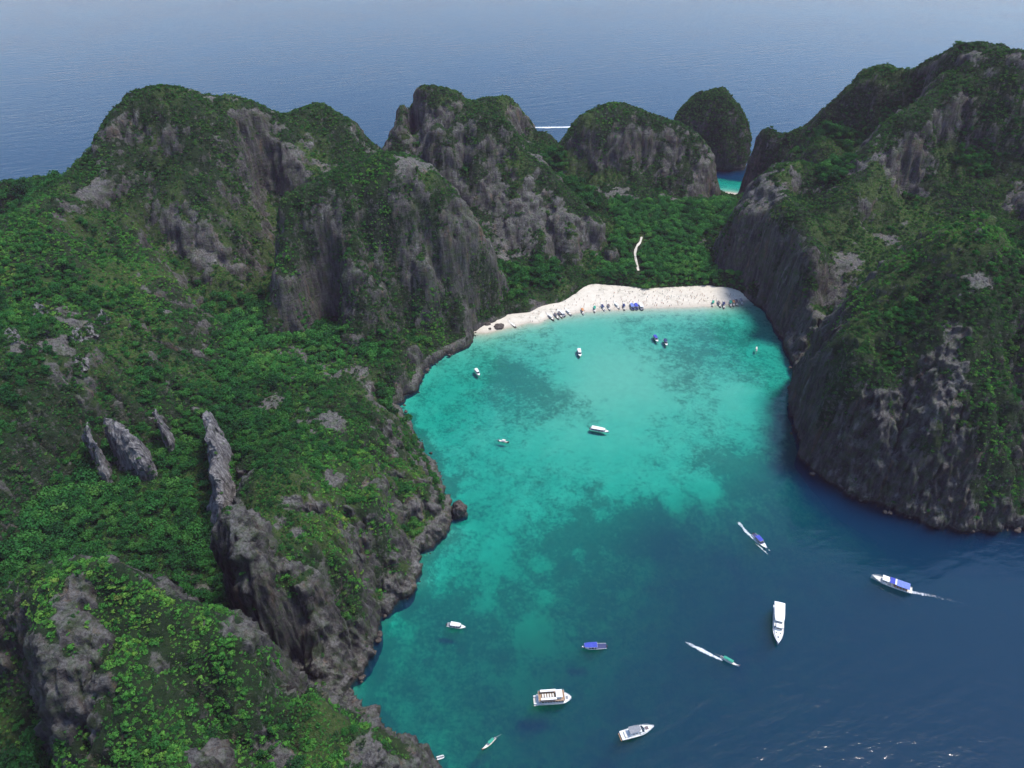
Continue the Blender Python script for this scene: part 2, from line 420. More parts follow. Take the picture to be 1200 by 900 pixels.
for lam_ in (5.0, 4.0):
    res[:, 2] = np.where(inner, K[:, 2] - 1.5 * sstep(0.3, 0.7, K[:, 2] / 60) - sample(H, K[:, 0], K[:, 1]), 0)
    fx_ = fit(res, 6.0 ** 2, lam_)
    cor = np.zeros(X.shape); cor[land] = fx_(X[land], Y[land])
    H += cor * sstep(0, 10, SD)
print('residual after', np.abs(res[:, 2]).mean())
# sea cliff
cliff_h = 5.5 + 3.5 * fbm(X / 25, Y / 25, 2, off=12.2)
prof = cliff_h * sstep(-0.5, 3.6, SD) + np.maximum(SD, 0) * 0.25
H = np.where(SD > 0, np.maximum(H * sstep(0, 6, SD) + 0, prof * (1 - in_beach) + (H0 * 0.5) * in_beach), np.minimum(prof, 0) + SD * 5.0 - 0.6)
H = np.where((SD > 0) & (in_beach > 0.5), np.minimum(H, 1.0 + np.maximum(SD, 0) * 1.5), H)
# distant sea stack, an island of its own
stack_c = np.array((248.0, 902.0))

gx, gy = np.gradient(H, GS)
SL = np.hypot(gx, gy)
NZ = 1 / np.sqrt(1 + SL ** 2)
NXn, NYn = -gx * NZ, -gy * NZ

def hit(px, py):
    """where the line of sight of a survey bearing meets the ground"""
    d = ray(px, py); d = d / np.linalg.norm(d)
    t = np.arange(90, 1300, 0.8)
    x, y, z = d[0] * t, d[1] * t, CAM_H + d[2] * t
    g = np.maximum(sample(H, x, y), 0)
    ok = (z <= g) & (x > GX0) & (x < GX1) & (y < GY1)
    k = int(np.argmax(ok)) if ok.any() else len(t) - 1
    return np.array((x[k], y[k], z[k]))

# ---------------------------------------------------------------- cover: what is bare rock, scrub, forest, grass
cov = 0.74 - 0.62 * sstep(1.0, 2.8, SL) + 0.70 * fbm(X / 22, Y / 22, 4, 0.65, 21.0) + 0.42 * fbm(X / 8, Y / 8 + H / 9, 3, 0.6, 51.0) + 0.14 * ridged(X / 9, Y / 9, 2, 0.5, 3.3)
grass = sstep(0.05, 0.45, fbm(X / 34, Y / 34, 3, 0.55, 40.0)) * sstep(0.0, 0.5, cov)
forest = sstep(0.95, 0.45, SL) * 1.0
cover_spots = [  # bearing x, y, radius in m, change in plant cover (negative = bare limestone)
    (160, 760, 10, .5), (130, 720, 6, .4), (220, 740, 7, .5), (280, 790, 9, .5), (250, 830, 10, .5), (350, 840, 8, .5), (130, 680, 7, .6), (60, 680, 8, .5), (330, 610, 8, .5), (360, 640, 10, .6), (340, 560, 12, .5), (390, 640, 9, .5), (370, 690, 8, .4), (430, 580, 10, .4), (300, 600, 7, .4), (360, 520, 12, .4),
    (1000, 300, 9, -.6), (975, 330, 9, -.7), (1040, 278, 9, -.5), (1090, 245, 10, -.5), (1130, 228, 10, -.45), (1180, 240, 10, -.4), (955, 365, 7, -.6),
    (735, 240, 9, -.7), (760, 240, 9, -.5), (790, 235, 9, -.4), (710, 225, 9, -.4), (815, 225, 7, -.4), (700, 160, 9, .3), (780, 160, 9, .2),
    (40, 540, 20, .9), (100, 580, 20, .9), (30, 600, 20, .9), (150, 580, 14, .8), (60, 480, 14, .8), (140, 450, 16, .7), (30, 470, 12, .7), (200, 600, 16, .7), (70, 640, 16, .8), (120, 640, 14, .8), (200, 480, 14, .6),
    (620, 230, 13, -.8), (660, 250, 12, -.8), (690, 275, 9, -.7), (580, 225, 12, -.6), (535, 225, 12, -.6), (515, 222, 9, 1.0), (500, 235, 8, .7), (545, 270, 9, .6), (420, 300, 30, .25), (480, 300, 30, .25), (350, 290, 12, .3),
    (960, 150, 26, 1.0), (1000, 125, 26, 1.0), (1040, 110, 22, .8), (930, 175, 16, .9), (900, 180, 10, .6), (1100, 80, 18, .7), (880, 270, 14, .35), (910, 320, 14, .4), (895, 200, 8, .5),
    (430, 280, 16, .3), (390, 300, 10, .3), (500, 270, 12, .35), (470, 350, 12, .4), (150, 240, 10, .4), (270, 160, 12, .4), (300, 170, 12, .3), (120, 130, 8, .4), (980, 440, 14, .4), (1010, 420, 14, .5), (960, 460, 10, .4), (1050, 410, 14, .5), (1080, 360, 16, .5),
    (95, 390, 8, -0.8), (60, 400, 7, -.7), (110, 470, 6, -.4), (20, 410, 6, -.6), (90, 690, 4, -1.4), (85, 715, 5, -1.5), (95, 740, 5, -1.5), (105, 765, 5, -1.5), (120, 790, 4, -1.3), (150, 690, 4, -.8), (195, 745, 4, -1.2), (185, 765, 3, -1.2), (180, 790, 3, -1),
    (235, 735, 4, -1.1), (260, 738, 4, -1.3), (290, 745, 4, -1.3), (305, 755, 3, -1.3), (240, 890, 5, -1.2), (330, 880, 5, -1.0), (425, 882, 5, -1.0), (440, 890, 4, -.8), (100, 830, 6, -1.0), (80, 800, 6, -.8),
    (180, 730, 6, .6), (230, 800, 14, .9), (300, 820, 14, .9), (180, 830, 14, .9), (400, 850, 10, .9), (140, 760, 7, .8), (60, 690, 8, .8), (140, 860, 10, .7),
    (285, 640, 8, -1.1), (295, 670, 9, -1.3), (310, 700, 10, -1.2), (340, 740, 10, -1.2), (370, 765, 9, -1.0), (400, 780, 8, -.9), (330, 600, 7, -0.8), (390, 560, 5, -.8), (440, 565, 5, -.7), (395, 490, 6, -.9), (345, 620, 5, -.6),
    (480, 640, 7, -.7), (460, 680, 7, -.8), (520, 610, 6, -.6), (320, 680, 4, 1.4), (430, 740, 6, -.6), (360, 600, 6, -.5), (400, 620, 5, -.5),
    (440, 520, 14, .5), (400, 600, 16, .2), (450, 620, 14, .3), (400, 690, 12, .5), (420, 650, 6, -.4), (390, 530, 12, .4),
    (400, 290, 10, -.25), (440, 310, 14, -.4), (480, 320, 12, -.35), (365, 345, 8, -1.0), (450, 250, 14, .3), (430, 225, 14, .5), (520, 260, 12, .3), (420, 350, 10, .3), (500, 370, 14, .5), (540, 330, 10, .4), (560, 310, 12, .5), (565, 340, 12, .7), (520, 400, 8, .5),
    (540, 265, 16, -.7), (600, 262, 18, -.8), (650, 270, 14, -.5), (560, 200, 12, .5), (600, 200, 10, .2), (500, 235, 10, -.4), (570, 140, 12, .6), (650, 230, 10, -.3), (560, 240, 10, -.3),
    (500, 160, 12, -.5), (480, 190, 10, -.7), (505, 110, 10, .5), (580, 125, 12, .5),
    (730, 225, 8, -1.0), (735, 240, 7, -1.0), (700, 180, 10, -.3), (690, 205, 12, .7), (670, 230, 14, .7), (720, 140, 10, .6), (790, 190, 12, -.3), (820, 200, 8, -.4), (750, 190, 10, .3), (800, 220, 8, .2),
    (200, 130, 18, .4), (230, 200, 16, .3), (240, 290, 12, -.6), (260, 310, 10, -.6), (215, 280, 8, -.3), (190, 200, 12, .3), (330, 190, 12, -.4), (350, 200, 10, -.3), (115, 225, 7, -1.3), (205, 170, 6, -.5), (380, 140, 10, .4),
    (160, 320, 5, -.5), (100, 300, 20, 1.0), (60, 340, 30, 1.0), (190, 310, 8, .5), (170, 340, 4, -1.0), (195, 365, 4, -.8), (225, 345, 5, .3), (20, 300, 20, .8),
    (880, 250, 12, -.7), (895, 225, 12, -.7), (870, 300, 12, -.8), (920, 300, 10, -.4), (990, 305, 8, -1.0), (965, 345, 8, -.9), (980, 270, 12, .2), (930, 370, 8, -.5), (945, 320, 8, .4), (900, 340, 8, -.4), (920, 400, 7, -.6),
    (1040, 190, 8, -.5), (1060, 170, 6, -.6), (1090, 190, 8, -.3), (1150, 150, 30, .5), (1120, 220, 22, .5), (1000, 150, 30, .9), (960, 200, 14, .8), (1030, 90, 12, -.2), (1070, 210, 8, -.4),
    (1090, 300, 24, .8), (1060, 350, 20, .8), (1020, 380, 18, .6), (980, 420, 14, .5), (1030, 470, 9, -.4), (1115, 390, 6, -1.3), (1113, 420, 6, -1.5), (1110, 445, 7, -1.5), (1080, 475, 9, -1.0), (1030, 525, 11, -1.2), (1060, 545, 9, -1.1), (1120, 520, 8, -1.3), (1100, 560, 10, -1.3), (1130, 590, 8, -1.2), (990, 540, 8, -1.1), (970, 530, 6, -.8), (1010, 490, 6, -.4), (1090, 590, 8, -1.2), (1170, 600, 6, -1.0), (1040, 575, 8, -1.2),
    (960, 490, 8, .9), (980, 460, 10, .5), (1080, 515, 6, 1.8), (1095, 525, 5, 1.6), (1060, 505, 4, 1.2), (1150, 440, 9, 1.4), (1135, 420, 7, 1.3), (1180, 470, 14, 1.2), (1160, 550, 9, 1.6), (1190, 560, 12, 1.6), (1150, 575, 6, 1.2), (1170, 380, 14, .6), (1150, 330, 6, -.8), (1120, 350, 5, -.6), (1190, 510, 10, 1.0),
]
for px, py, r, a in cover_spots:
    p = hit(px, py)
    w = 1.7 * r * np.maximum(0.15, 1 + 1.3 * fbm(X / 9, Y / 9 + H / 14, 3, 0.6, px * 0.37))
    D = np.sqrt((X - p[0]) ** 2 + (Y - p[1]) ** 2 + 0.5 * (np.maximum(H, 0) - p[2]) ** 2)
    cov += a * (1 - sstep(0.2, 1.1, D / w))
cov = np.where(SD < 5.5, cov - 1.2 * (1 - sstep(2.5, 5.5, SD)) * (1 - in_beach), cov)
cov = np.maximum(cov, grove * 0.9)
cov = np.where((in_beach > 0.3) & (SL < 0.9) & (SD < 2), 0.0, cov)
VEG = np.clip(cov, 0, 1)
VEGS = sstep(0.28, 0.62, VEG)

# ---------------------------------------------------------------- terrain mesh with overhanging roughness
def ground_material():
    m = NT('limestone_and_undergrowth')
    p = m.pos()
    streak = m.noise(m.vscale(p, (0.42, 0.42, 0.05)), 1.0, 4, 0.6)
    blot = m.noise(p, 0.06, 4, 0.6)
    fine = m.noise(p, 0.9, 4, 0.65)
    rock = m.ramp(blot, [(0.30, (0.028, 0.026, 0.025)), (0.5, (0.052, 0.047, 0.044)), (0.68, (0.090, 0.082, 0.075))])
    rock = m.mix(m.mapr(streak, 0.42, 0.68), rock, (0.118, 0.110, 0.102))
    rock = m.mix(m.mapr(streak, 0.50, 0.34, 0, 0.85), rock, (0.034, 0.031, 0.037))
    warm = m.noise(m.vscale(p, (0.09, 0.09, 0.03)), 1.0, 3)
    rock = m.mix(m.mapr(warm, 0.58, 0.74, 0, 0.45), rock, (0.19, 0.125, 0.08))
    rock = m.mix(m.mapr(fine, 0.45, 0.75, 0, 0.55), rock, (0.145, 0.137, 0.127))
    sst = m.noise(m.vscale(p, (0.16, 0.16, 0.018)), 1.0, 4, 0.6)
    rock = m.mix(m.mapr(sst, 0.62, 0.72, 0, 0.55), rock, (0.30, 0.29, 0.275))
    rock = m.mix(m.mapr(sst, 0.40, 0.33, 0, 0.5), rock, (0.19, 0.12, 0.07))
    bed_ = m.noise(m.vscale(p, (0.05, 0.05, 0.55)), 1.0, 3, 0.6)
    rock = m.mix(m.mapr(bed_, 0.56, 0.66, 0, 0.35), rock, (0.05, 0.046, 0.048))
    moss = m.noise(p, 0.22, 4, 0.7)
    rock = m.mix(m.mapr(moss, 0.46, 0.64, 0, 0.75), rock, (0.050, 0.078, 0.028))
    nsp = m.n('SeparateXYZ'); m.l(m.n('NewGeometry').outputs['Normal'], nsp.inputs[0])
    pale = m.math('MULTIPLY', m.mapr(nsp.outputs[2], 0.35, 0.75), m.mapr(fine, 0.35, 0.65))
    rock = m.mix(m.math('MULTIPLY', pale, 0.38), rock, (0.27, 0.262, 0.25))
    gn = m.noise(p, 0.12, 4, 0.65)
    soil_shaded = m.ramp(gn, [(0.3, (0.010, 0.020, 0.009)), (0.55, (0.018, 0.036, 0.013)), (0.75, (0.036, 0.052, 0.020))])  # undergrowth soil, darkened so the gaps between crowns read as shade
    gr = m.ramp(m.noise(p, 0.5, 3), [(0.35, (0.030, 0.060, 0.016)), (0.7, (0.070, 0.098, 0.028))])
    soil_shaded = m.mix(m.attr('grass').outputs['Fac'], soil_shaded, gr)
    sep = m.n('SeparateXYZ'); m.l(p, sep.inputs[0])
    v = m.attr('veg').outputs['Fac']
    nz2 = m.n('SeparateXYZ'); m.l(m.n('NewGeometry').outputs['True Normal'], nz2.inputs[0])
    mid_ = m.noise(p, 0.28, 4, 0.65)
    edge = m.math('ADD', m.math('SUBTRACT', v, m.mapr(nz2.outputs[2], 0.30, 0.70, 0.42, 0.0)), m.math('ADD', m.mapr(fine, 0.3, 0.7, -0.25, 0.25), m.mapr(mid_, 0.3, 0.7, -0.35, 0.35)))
    c = m.mix(m.mapr(edge, 0.35, 0.65), rock, soil_shaded)
    tide = m.mapr(m.math('ADD', sep.outputs[2], m.mapr(fine, 0.2, 0.8, -0.6, 0.6)), 1.2, 0.6)
    c = m.mix(tide, c, (0.045, 0.040, 0.036))
    rd = m.n('TexNoise', noise_type='RIDGED_MULTIFRACTAL'); m.l(m.vscale(p, (0.30, 0.30, 0.10)), rd.inputs['Vector'])
    rd.inputs['Scale'].default_value = 1.0; rd.inputs['Detail'].default_value = 6.0
    hgt = m.math('ADD', m.math('MULTIPLY', streak, 0.7), m.math('ADD', m.math('MULTIPLY', m.noise(p, 0.8, 6, 0.75), 0.8), m.math('ADD', m.math('MULTIPLY', rd.outputs[0], 0.35), m.math('MULTIPLY', bed_, 0.6))))
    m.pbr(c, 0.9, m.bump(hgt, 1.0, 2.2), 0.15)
    return m.m
MAT_GROUND = ground_material()
Zm = np.maximum(H, -24.0)
P3 = np.stack([X, Y, Zm], -1)
amp = (0.35 + 1.5 * sstep(0.5, 1.5, SL)) * calm * sstep(-3, 1.0, H) * (1 - 0.5 * VEGS)
d3 = (1 - 2.4 * np.abs(n3(X / 8.5, Y / 8.5, Zm / 13))) * 1.1 + (1 - 2.4 * np.abs(n3(X / 4.0 + 9, Y / 4.0, Zm / 6))) * 0.8
notch = -1.6 * np.exp(-((Zm - 0.9) / 1.1) ** 2) * (1 - in_beach) * (SD > -3)     # tidal undercut
off = d3 * amp
P3[..., 0] += NXn * off + (NXn / (SL * NZ + .05)) * notch
P3[..., 1] += NYn * off + (NYn / (SL * NZ + .05)) * notch
P3[..., 2] += NZ * off
vis = (SD > -9)
idx = -np.ones(X.shape, int); idx[vis] = np.arange(vis.sum())
f = vis[:-1, :-1] & vis[1:, :-1] & vis[1:, 1:] & vis[:-1, 1:]
tv, tf, ta, tb = [P3[vis]], [], [VEGS[vis]], [grass[vis]]
nbase = int(vis.sum())
for (rx0, rx1, ry0, ry1) in ((-235, 0, 62, 345), (195, 345, 285, 470)):      # near faces carry finer rock
    i0, i1 = int((rx0 - GX0) / GS), int((rx1 - GX0) / GS); j0, j1 = int((ry0 - GY0) / GS), int((ry1 - GY0) / GS)
    def up(A, k=3):
        A = A[i0:i1 + 1, j0:j1 + 1]; nA, mA = A.shape[:2]
        ti = np.arange((nA - 1) * k + 1) / k; i_ = np.minimum(ti.astype(int), nA - 2); a_ = (ti - i_).reshape((-1, 1) + (1,) * (A.ndim - 2))
        A = A[i_] * (1 - a_) + A[i_ + 1] * a_
        tj = np.arange((mA - 1) * k + 1) / k; j_ = np.minimum(tj.astype(int), mA - 2); b_ = (tj - j_).reshape((1, -1) + (1,) * (A.ndim - 2))
        return A[:, j_] * (1 - b_) + A[:, j_ + 1] * b_
    Pf, vf, gf, nf = up(P3), up(VEGS), up(grass), up(np.stack([NXn, NYn, NZ], -1))
    nf /= np.linalg.norm(nf, axis=-1, keepdims=True); mx, my = Pf.shape[:2]
    bx_ = np.minimum(np.arange(mx), np.arange(mx)[::-1])[:, None]; by_ = np.minimum(np.arange(my), np.arange(my)[::-1])[None]
    wb = sstep(0, 10, np.minimum(bx_, by_) * 1.0) * (0.25 + 0.75 * (1 - vf)) * (0.35 + 0.65 * sstep(0.2, 0.8, 1 - nf[..., 2] + 0.25 * (1 - vf))) * sstep(0, 2.5, Pf[..., 2])
    q0, q1, q2 = Pf[..., 0], Pf[..., 1], Pf[..., 2]
    dd = 1.5 * (1 - 2.6 * np.abs(n3(q0 / 4.2, q1 / 4.2, q2 / 11))) + 1.2 * (1 - 2.6 * np.abs(n3(q0 / 1.9 + 5, q1 / 1.9, q2 / 5.5))) + 0.7 * (1 - 2.6 * np.abs(n3(q0 / 0.95, q1 / 0.95 + 7, q2 / 2.8)))
    Pf = Pf + nf * (dd * wb * 0.85)[..., None]
    fk = f[i0:i1, j0:j1].repeat(3, 0).repeat(3, 1)
    ids = nbase + np.arange(mx * my).reshape(mx, my)
    I, J = np.nonzero(fk); tf.append(np.stack([ids[I, J], ids[I + 1, J], ids[I + 1, J + 1], ids[I, J + 1]], -1))
    tv.append(Pf.reshape(-1, 3)); ta.append(vf.ravel()); tb.append(gf.ravel()); nbase += mx * my
    f[i0:i1, j0:j1] = False
I, J = np.nonzero(f)
tf.append(np.stack([idx[I, J], idx[I + 1, J], idx[I + 1, J + 1], idx[I, J + 1]], -1))
me = mesh_np('terrain', np.concatenate(tv), np.concatenate(tf))
fattr(me, 'veg', np.concatenate(ta)); fattr(me, 'grass', np.concatenate(tb))
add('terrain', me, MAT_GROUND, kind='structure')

# distant stack: a dome lofted ring by ring
def stack_mesh():
    a = np.linspace(0, 2 * np.pi, 150, endpoint=False); zz = np.linspace(-6, 1, 70)
    rows = []
    top = 88.0
    for k in range(80):
        t = k / 79.0
        z = -6 + (top + 6) * t
        r = (1 - max(0, t) ** 3.2) ** 0.55
        cx = stack_c[0] - 6 * t; cyy = stack_c[1] + 2 * t
        rx, ry = 45 * r, 34 * r
        rad = 1 + 0.10 * np.cos(2 * a + 0.6) - 0.05 * np.cos(3 * a)
        if z < 3: rad = rad * (1 - 0.05 * np.exp(-((z - 1) / 1.3) ** 2))
        rows.append(np.stack([cx + rx * rad * np.cos(a), cyy + ry * rad * np.sin(a), np.full_like(a, z) - 10 * t * t * (np.cos(a) * 0.5 + 0.5) * (1 if t < 1 else 0) * r], -1))
    V = np.array(rows)
    c = np.array((stack_c[0], stack_c[1], 0))
    dirv = V - c; dirv[..., 2] *= 0.4
    dirv /= np.linalg.norm(dirv, axis=-1, keepdims=True) + 1e-6
    q = V.reshape(-1, 3)
    nn = (n3(q[:, 0] / 14, q[:, 1] / 14, q[:, 2] / 26) * 4.0 + n3(q[:, 0] / 5, q[:, 1] / 5, q[:, 2] / 10) * 1.8 + n3(q[:, 0] / 2.2, q[:, 1] / 2.2, q[:, 2] / 4) * .8)
    V = V + dirv * nn.reshape(V.shape[:2])[..., None]
    na = len(a); fs = []
    for k in range(79):
        for i in range(na): fs.append((k * na + i, k * na + (i + 1) % na, (k + 1) * na + (i + 1) % na, (k + 1) * na + i))
    return V.reshape(-1, 3), np.array(fs)
sv, sf = stack_mesh()
me = mesh_np('sea_stack', sv, sf)
sn = np.zeros(len(sv) * 3, np.float32); me.vertices.foreach_get('normal', sn); sn = sn.reshape(-1, 3)
sveg = sstep(-0.05, 0.5, sn[:, 2] + 0.5 * fbm(sv[:, 0] / 12 + sv[:, 2] / 9, sv[:, 1] / 12, 3, 0.6, 3.0) + 0.15)
fattr(me, 'veg', sveg); fattr(me, 'grass', np.zeros(len(sv)))
stack_ob = add('sea_stack', me, MAT_GROUND, label='steep dome-shaped limestone islet standing alone in the open sea', cat='islet')
STACK = (sv, sn, sveg)

# ---------------------------------------------------------------- sea bed and beach
B = []
def bz(*pts):
    for px, py, z in pts: B.append(az(px, py, z))
waterline = [(570, 389), (585, 385.5), (600, 382), (620, 377.5), (640, 373), (660, 368.5), (680, 365.5), (700, 363.5), (720, 362), (740, 361), (760, 360), (780, 359.5), (800, 359), (820, 358.5), (840, 357), (858, 355), (874, 351)]
bz(*[(a, b, 0.05) for a, b in waterline])
bz(*[(a, b + 5, -0.5) for a, b in waterline]); bz(*[(a, b + 13, -1.3) for a, b in waterline[1:-1:2]])
bz((572, 381, 1.2), (600, 373, 1.4), (626, 371, 1.6), (645, 361, 1.8), (672, 350, 2.0), (690, 338, 2.2), (720, 338, 2.0), (760, 338, 2.0), (800, 338, 2.0), (835, 334, 2.4), (838, 316, 3.4), (862, 336, 2.2))
bz((700, 345, 1.9), (760, 346, 1.9), (820, 345, 1.9), (660, 361, 1.2), (620, 373.5, 0.9))
bz((700, 320, 0.8), (760, 324, 0.8), (820, 318, 0.8), (655, 345, -1), (640, 350, -1.5), (600, 360, -2), (590, 362, -2), (880, 320, 1))
bz((600, 410, -1.8), (640, 400, -1.6), (720, 385, -1.5), (800, 380, -1.7), (870, 375, -2.3), (620, 440, -2.6), (700, 420, -1.5), (760, 420, -1.5), (830, 420, -2.2), (900, 420, -3.0),
   (540, 440, -2.8), (500, 470, -3.2), (600, 480, -2.8), (680, 460, -1.6), (750, 460, -1.6), (820, 460, -1.9), (880, 460, -2.2), (920, 470, -4.0),
   (490, 500, -3.5), (560, 510, -3.2), (640, 500, -2.3), (720, 500, -2.2), (800, 500, -2.6), (870, 500, -2.8), (920, 520, -4.5),
   (530, 550, -3.8), (600, 550, -3.6), (680, 550, -3.2), (750, 545, -3.2), (820, 545, -3.4), (870, 550, -4.2), (930, 560, -7.5),
   (550, 600, -5.2), (600, 600, -4.1), (660, 600, -4.5), (720, 600, -5.0), (780, 590, -5.4), (830, 585, -5.4), (880, 600, -10), (940, 600, -13), (1000, 620, -15),
   (520, 660, -5.0), (580, 650, -5.2), (640, 650, -5.8), (700, 650, -7.5), (780, 640, -13), (850, 650, -15), (920, 680, -18), (1050, 650, -20), (1150, 650, -22),
   (480, 720, -7.5), (540, 710, -6.8), (600, 720, -7.2), (660, 710, -8.2), (720, 720, -11.5), (800, 720, -17), (900, 750, -21), (1000, 750, -24), (1150, 750, -28),
   (440, 790, -8), (500, 780, -8.5), (580, 790, -10.5), (660, 790, -13), (740, 800, -17), (820, 820, -21), (950, 850, -25), (1100, 870, -30),
   (500, 850, -8.5), (570, 860, -12), (650, 880, -15.5), (740, 890, -20), (850, 900, -25), (1000, 920, -30), (1200, 900, -34), (430, 830, -8), (520, 900, -9), (1200, 700, -27), (1300, 800, -34))
# foot of the cliffs
for a, b, z in [(415, 815, -2.6), (450, 722, -2.6), (489, 682, -2.6), (524, 627, -2.4), (515, 560, -2.6), (480, 500, -2.4), (468, 475, -2.4), (496, 436, -2.2), (549, 404, -1.4), (893, 362, -1.6), (910, 390, -2.6), (930, 430, -3), (927, 470, -3.5), (931, 512, -5), (962, 556, -9), (1000, 582, -11), (1060, 606, -14), (1120, 621, -16), (1200, 619, -18)]:
    bz((a, b, z))
B += [(-30, 80, -12), (60, 60, -22), (150, 60, -28), (250, 60, -34), (-100, 20, -14), (60, 10, -28), (340, 60, -36), (390, 160, -36), (390, 260, -26), (330, 260, -24)]
B += [(250, 825, -2.0), (255, 795, 0.4), (250, 845, -3.5), (262, 855, -5), (240, 860, -5), (250, 880, -9), (220, 890, -14), (300, 890, -14), (250, 915, -20)]
B += [(-100, 600, 3), (0, 620, 3), (100, 640, 3.3), (200, 650, 3.3), (300, 600, 0), (250, 740, 3), (380, 500, 0), (360, 350, -8), (-140, 450, -1), (-140, 300, -2), (-130, 200, -2), (390, 800, -5), (120, 800, 2), (-100, 800, 0)]
B = np.array(B)
bed = fit(B, 16.0, 0.4)
bxs = np.arange(-150, 402, 2.2); bys = np.arange(6, 926, 2.2)
BX, BY = np.meshgrid(bxs, bys, indexing='ij')
BZ = bed(BX, BY)
BZ = np.minimum(BZ, 3.6)
BZ = np.where(BZ < -4, -4 + (BZ + 4) * 1.6, BZ)
deepf = sstep(-1.0, -5, BZ)
BZ += deepf * (0.8 * fbm(BX / 9, BY / 9, 3, 0.6, 2.2) + 0.6 * ridged(BX / 22, BY / 22, 2, 0.5, 1.0))
BZ += 0.10 * fbm(BX / 6, BY / 6, 2, off=6.6) * (BZ > -0.6)
# weed and coral cover
reef = 0.20 + 0.0 * BX
spots = [(610, 450, 17, .95), (590, 430, 14, .7), (640, 470, 15, .7), (575, 465, 12, .4), (600, 490, 10, .3), (810, 420, 20, .5), (850, 400, 20, .5), (800, 450, 12, .35), (880, 440, 14, .5), (820, 390, 16, .3),
         (700, 430, 26, -1.0), (740, 470, 22, -.8), (690, 385, 20, -.7), (870, 460, 14, -.7), (860, 480, 12, -.6), (660, 520, 20, -.4), (720, 520, 20, -.5), (830, 570, 6, -1.4), (760, 560, 12, -.25), (790, 585, 5, -1),
         (860, 545, 18, .7), (880, 550, 14, .7), (840, 540, 12, .3), (905, 545, 10, .4), (700, 590, 14, .6), (680, 625, 16, .8), (640, 620, 12, .3), (620, 640, 10, .5), (740, 610, 16, .6), (780, 610, 16, .5),
         (530, 700, 12, .4), (600, 690, 12, .2), (560, 740, 16, .3), (690, 680, 16, .5), (640, 690, 5, -.8), (635, 655, 5, -.8), (620, 730, 8, -.8), (640, 745, 6, -.6), (620, 790, 6, -.8), (640, 780, 5, -.6), (680, 640, 5, -.9), (590, 660, 7, -.6), (705, 600, 5, -.8), (720, 575, 8, -.5), (520, 570, 8, .4), (535, 560, 5, .4), (700, 770, 10, -.3), (570, 700, 7, -.5), (1010, 600, 6, -.6)]
for px, py, r, a in spots:
    p = az(px, py, -2)
    D = np.hypot(BX - p[0], BY - p[1]) / (1.5 * r * (1 + 0.45 * fbm(BX / 12, BY / 12, 3, 0.6, px * 0.11)))
    reef = reef + 0.62 * a * (1 - sstep(0.0, 1.25, D))
reef += sstep(-2.6, -4.5, BZ) * 0.0
reef += sstep(-4.8, -7.5, BZ) * 0.16
bsd = sample(SD, BX, BY)
reef += 0.45 * sstep(-11, -3, bsd + 4 * fbm(BX / 10, BY / 10, 2, off=3.0)) * (BY < 400)
reef = np.where(BZ > -0.9, 0, reef)
def sand_material():
    m = NT('sand_and_reef')
    p = m.pos()
    sand = m.ramp(m.noise(p, 0.25, 4, 0.6), [(0.3, (0.53, 0.475, 0.39)), (0.7, (0.62, 0.565, 0.475))])
    speck = m.noise(p, 1.6, 3, 0.6)
    sand = m.mix(m.mapr(speck, 0.62, 0.80, 0, 0.35), sand, (0.36, 0.30, 0.24))
    sp_ = m.n('SeparateXYZ'); m.l(p, sp_.inputs[0])
    sand = m.mix(m.mapr(m.math('ADD', sp_.outputs[2], m.mapr(speck, 0.3, 0.7, -0.1, 0.1)), 0.55, 0.15, 0, 0.45), sand, (0.36, 0.31, 0.25))
    r = m.attr('reef').outputs['Fac']
    n1 = m.noise(p, 0.085, 7, 0.74); nb = m.noise(p, 0.36, 6, 0.78)
    k = m.math('ADD', m.math('MULTIPLY', n1, 0.50), m.math('MULTIPLY', nb, 0.55))
    k = m.math('ADD', k, m.math('MULTIPLY', r, 0.30))
    cov = m.mapr(k, 0.55, 0.70, 0, 0.75)
    coral = m.ramp(m.noise(p, 0.4, 4, 0.6), [(0.3, (0.06, 0.072, 0.05)), (0.6, (0.125, 0.125, 0.085)), (0.8, (0.24, 0.22, 0.16))])
    c = m.mix(cov, sand, coral)
    m.pbr(c, 0.95, m.bump(nb, 0.25, 0.25), 0.1)
    return m.m
MAT_SAND = sand_material()
def grid_obj(name, GXa, GYa, GZa, mask, attrs, mat):
    idx = -np.ones(GXa.shape, int)
    f = mask[:-1, :-1] & mask[1:, :-1] & mask[1:, 1:] & mask[:-1, 1:]
    used = np.zeros(GXa.shape, bool)
    used[:-1, :-1] |= f; used[1:, :-1] |= f; used[1:, 1:] |= f; used[:-1, 1:] |= f
    idx[used] = np.arange(used.sum())
    I, J = np.nonzero(f)
    q = np.stack([idx[I, J], idx[I + 1, J], idx[I + 1, J + 1], idx[I, J + 1]], -1)
    me = mesh_np(name, np.stack([GXa, GYa, GZa], -1)[used], q)
    for k, v in attrs.items(): fattr(me, k, v[used])
    return add(name, me, mat, kind='structure')
beach_zone = (BZ > -1.2) & (BX > -70) & (BX < 235) & (BY > 480) & (BY < 640)
wet = ~beach_zone
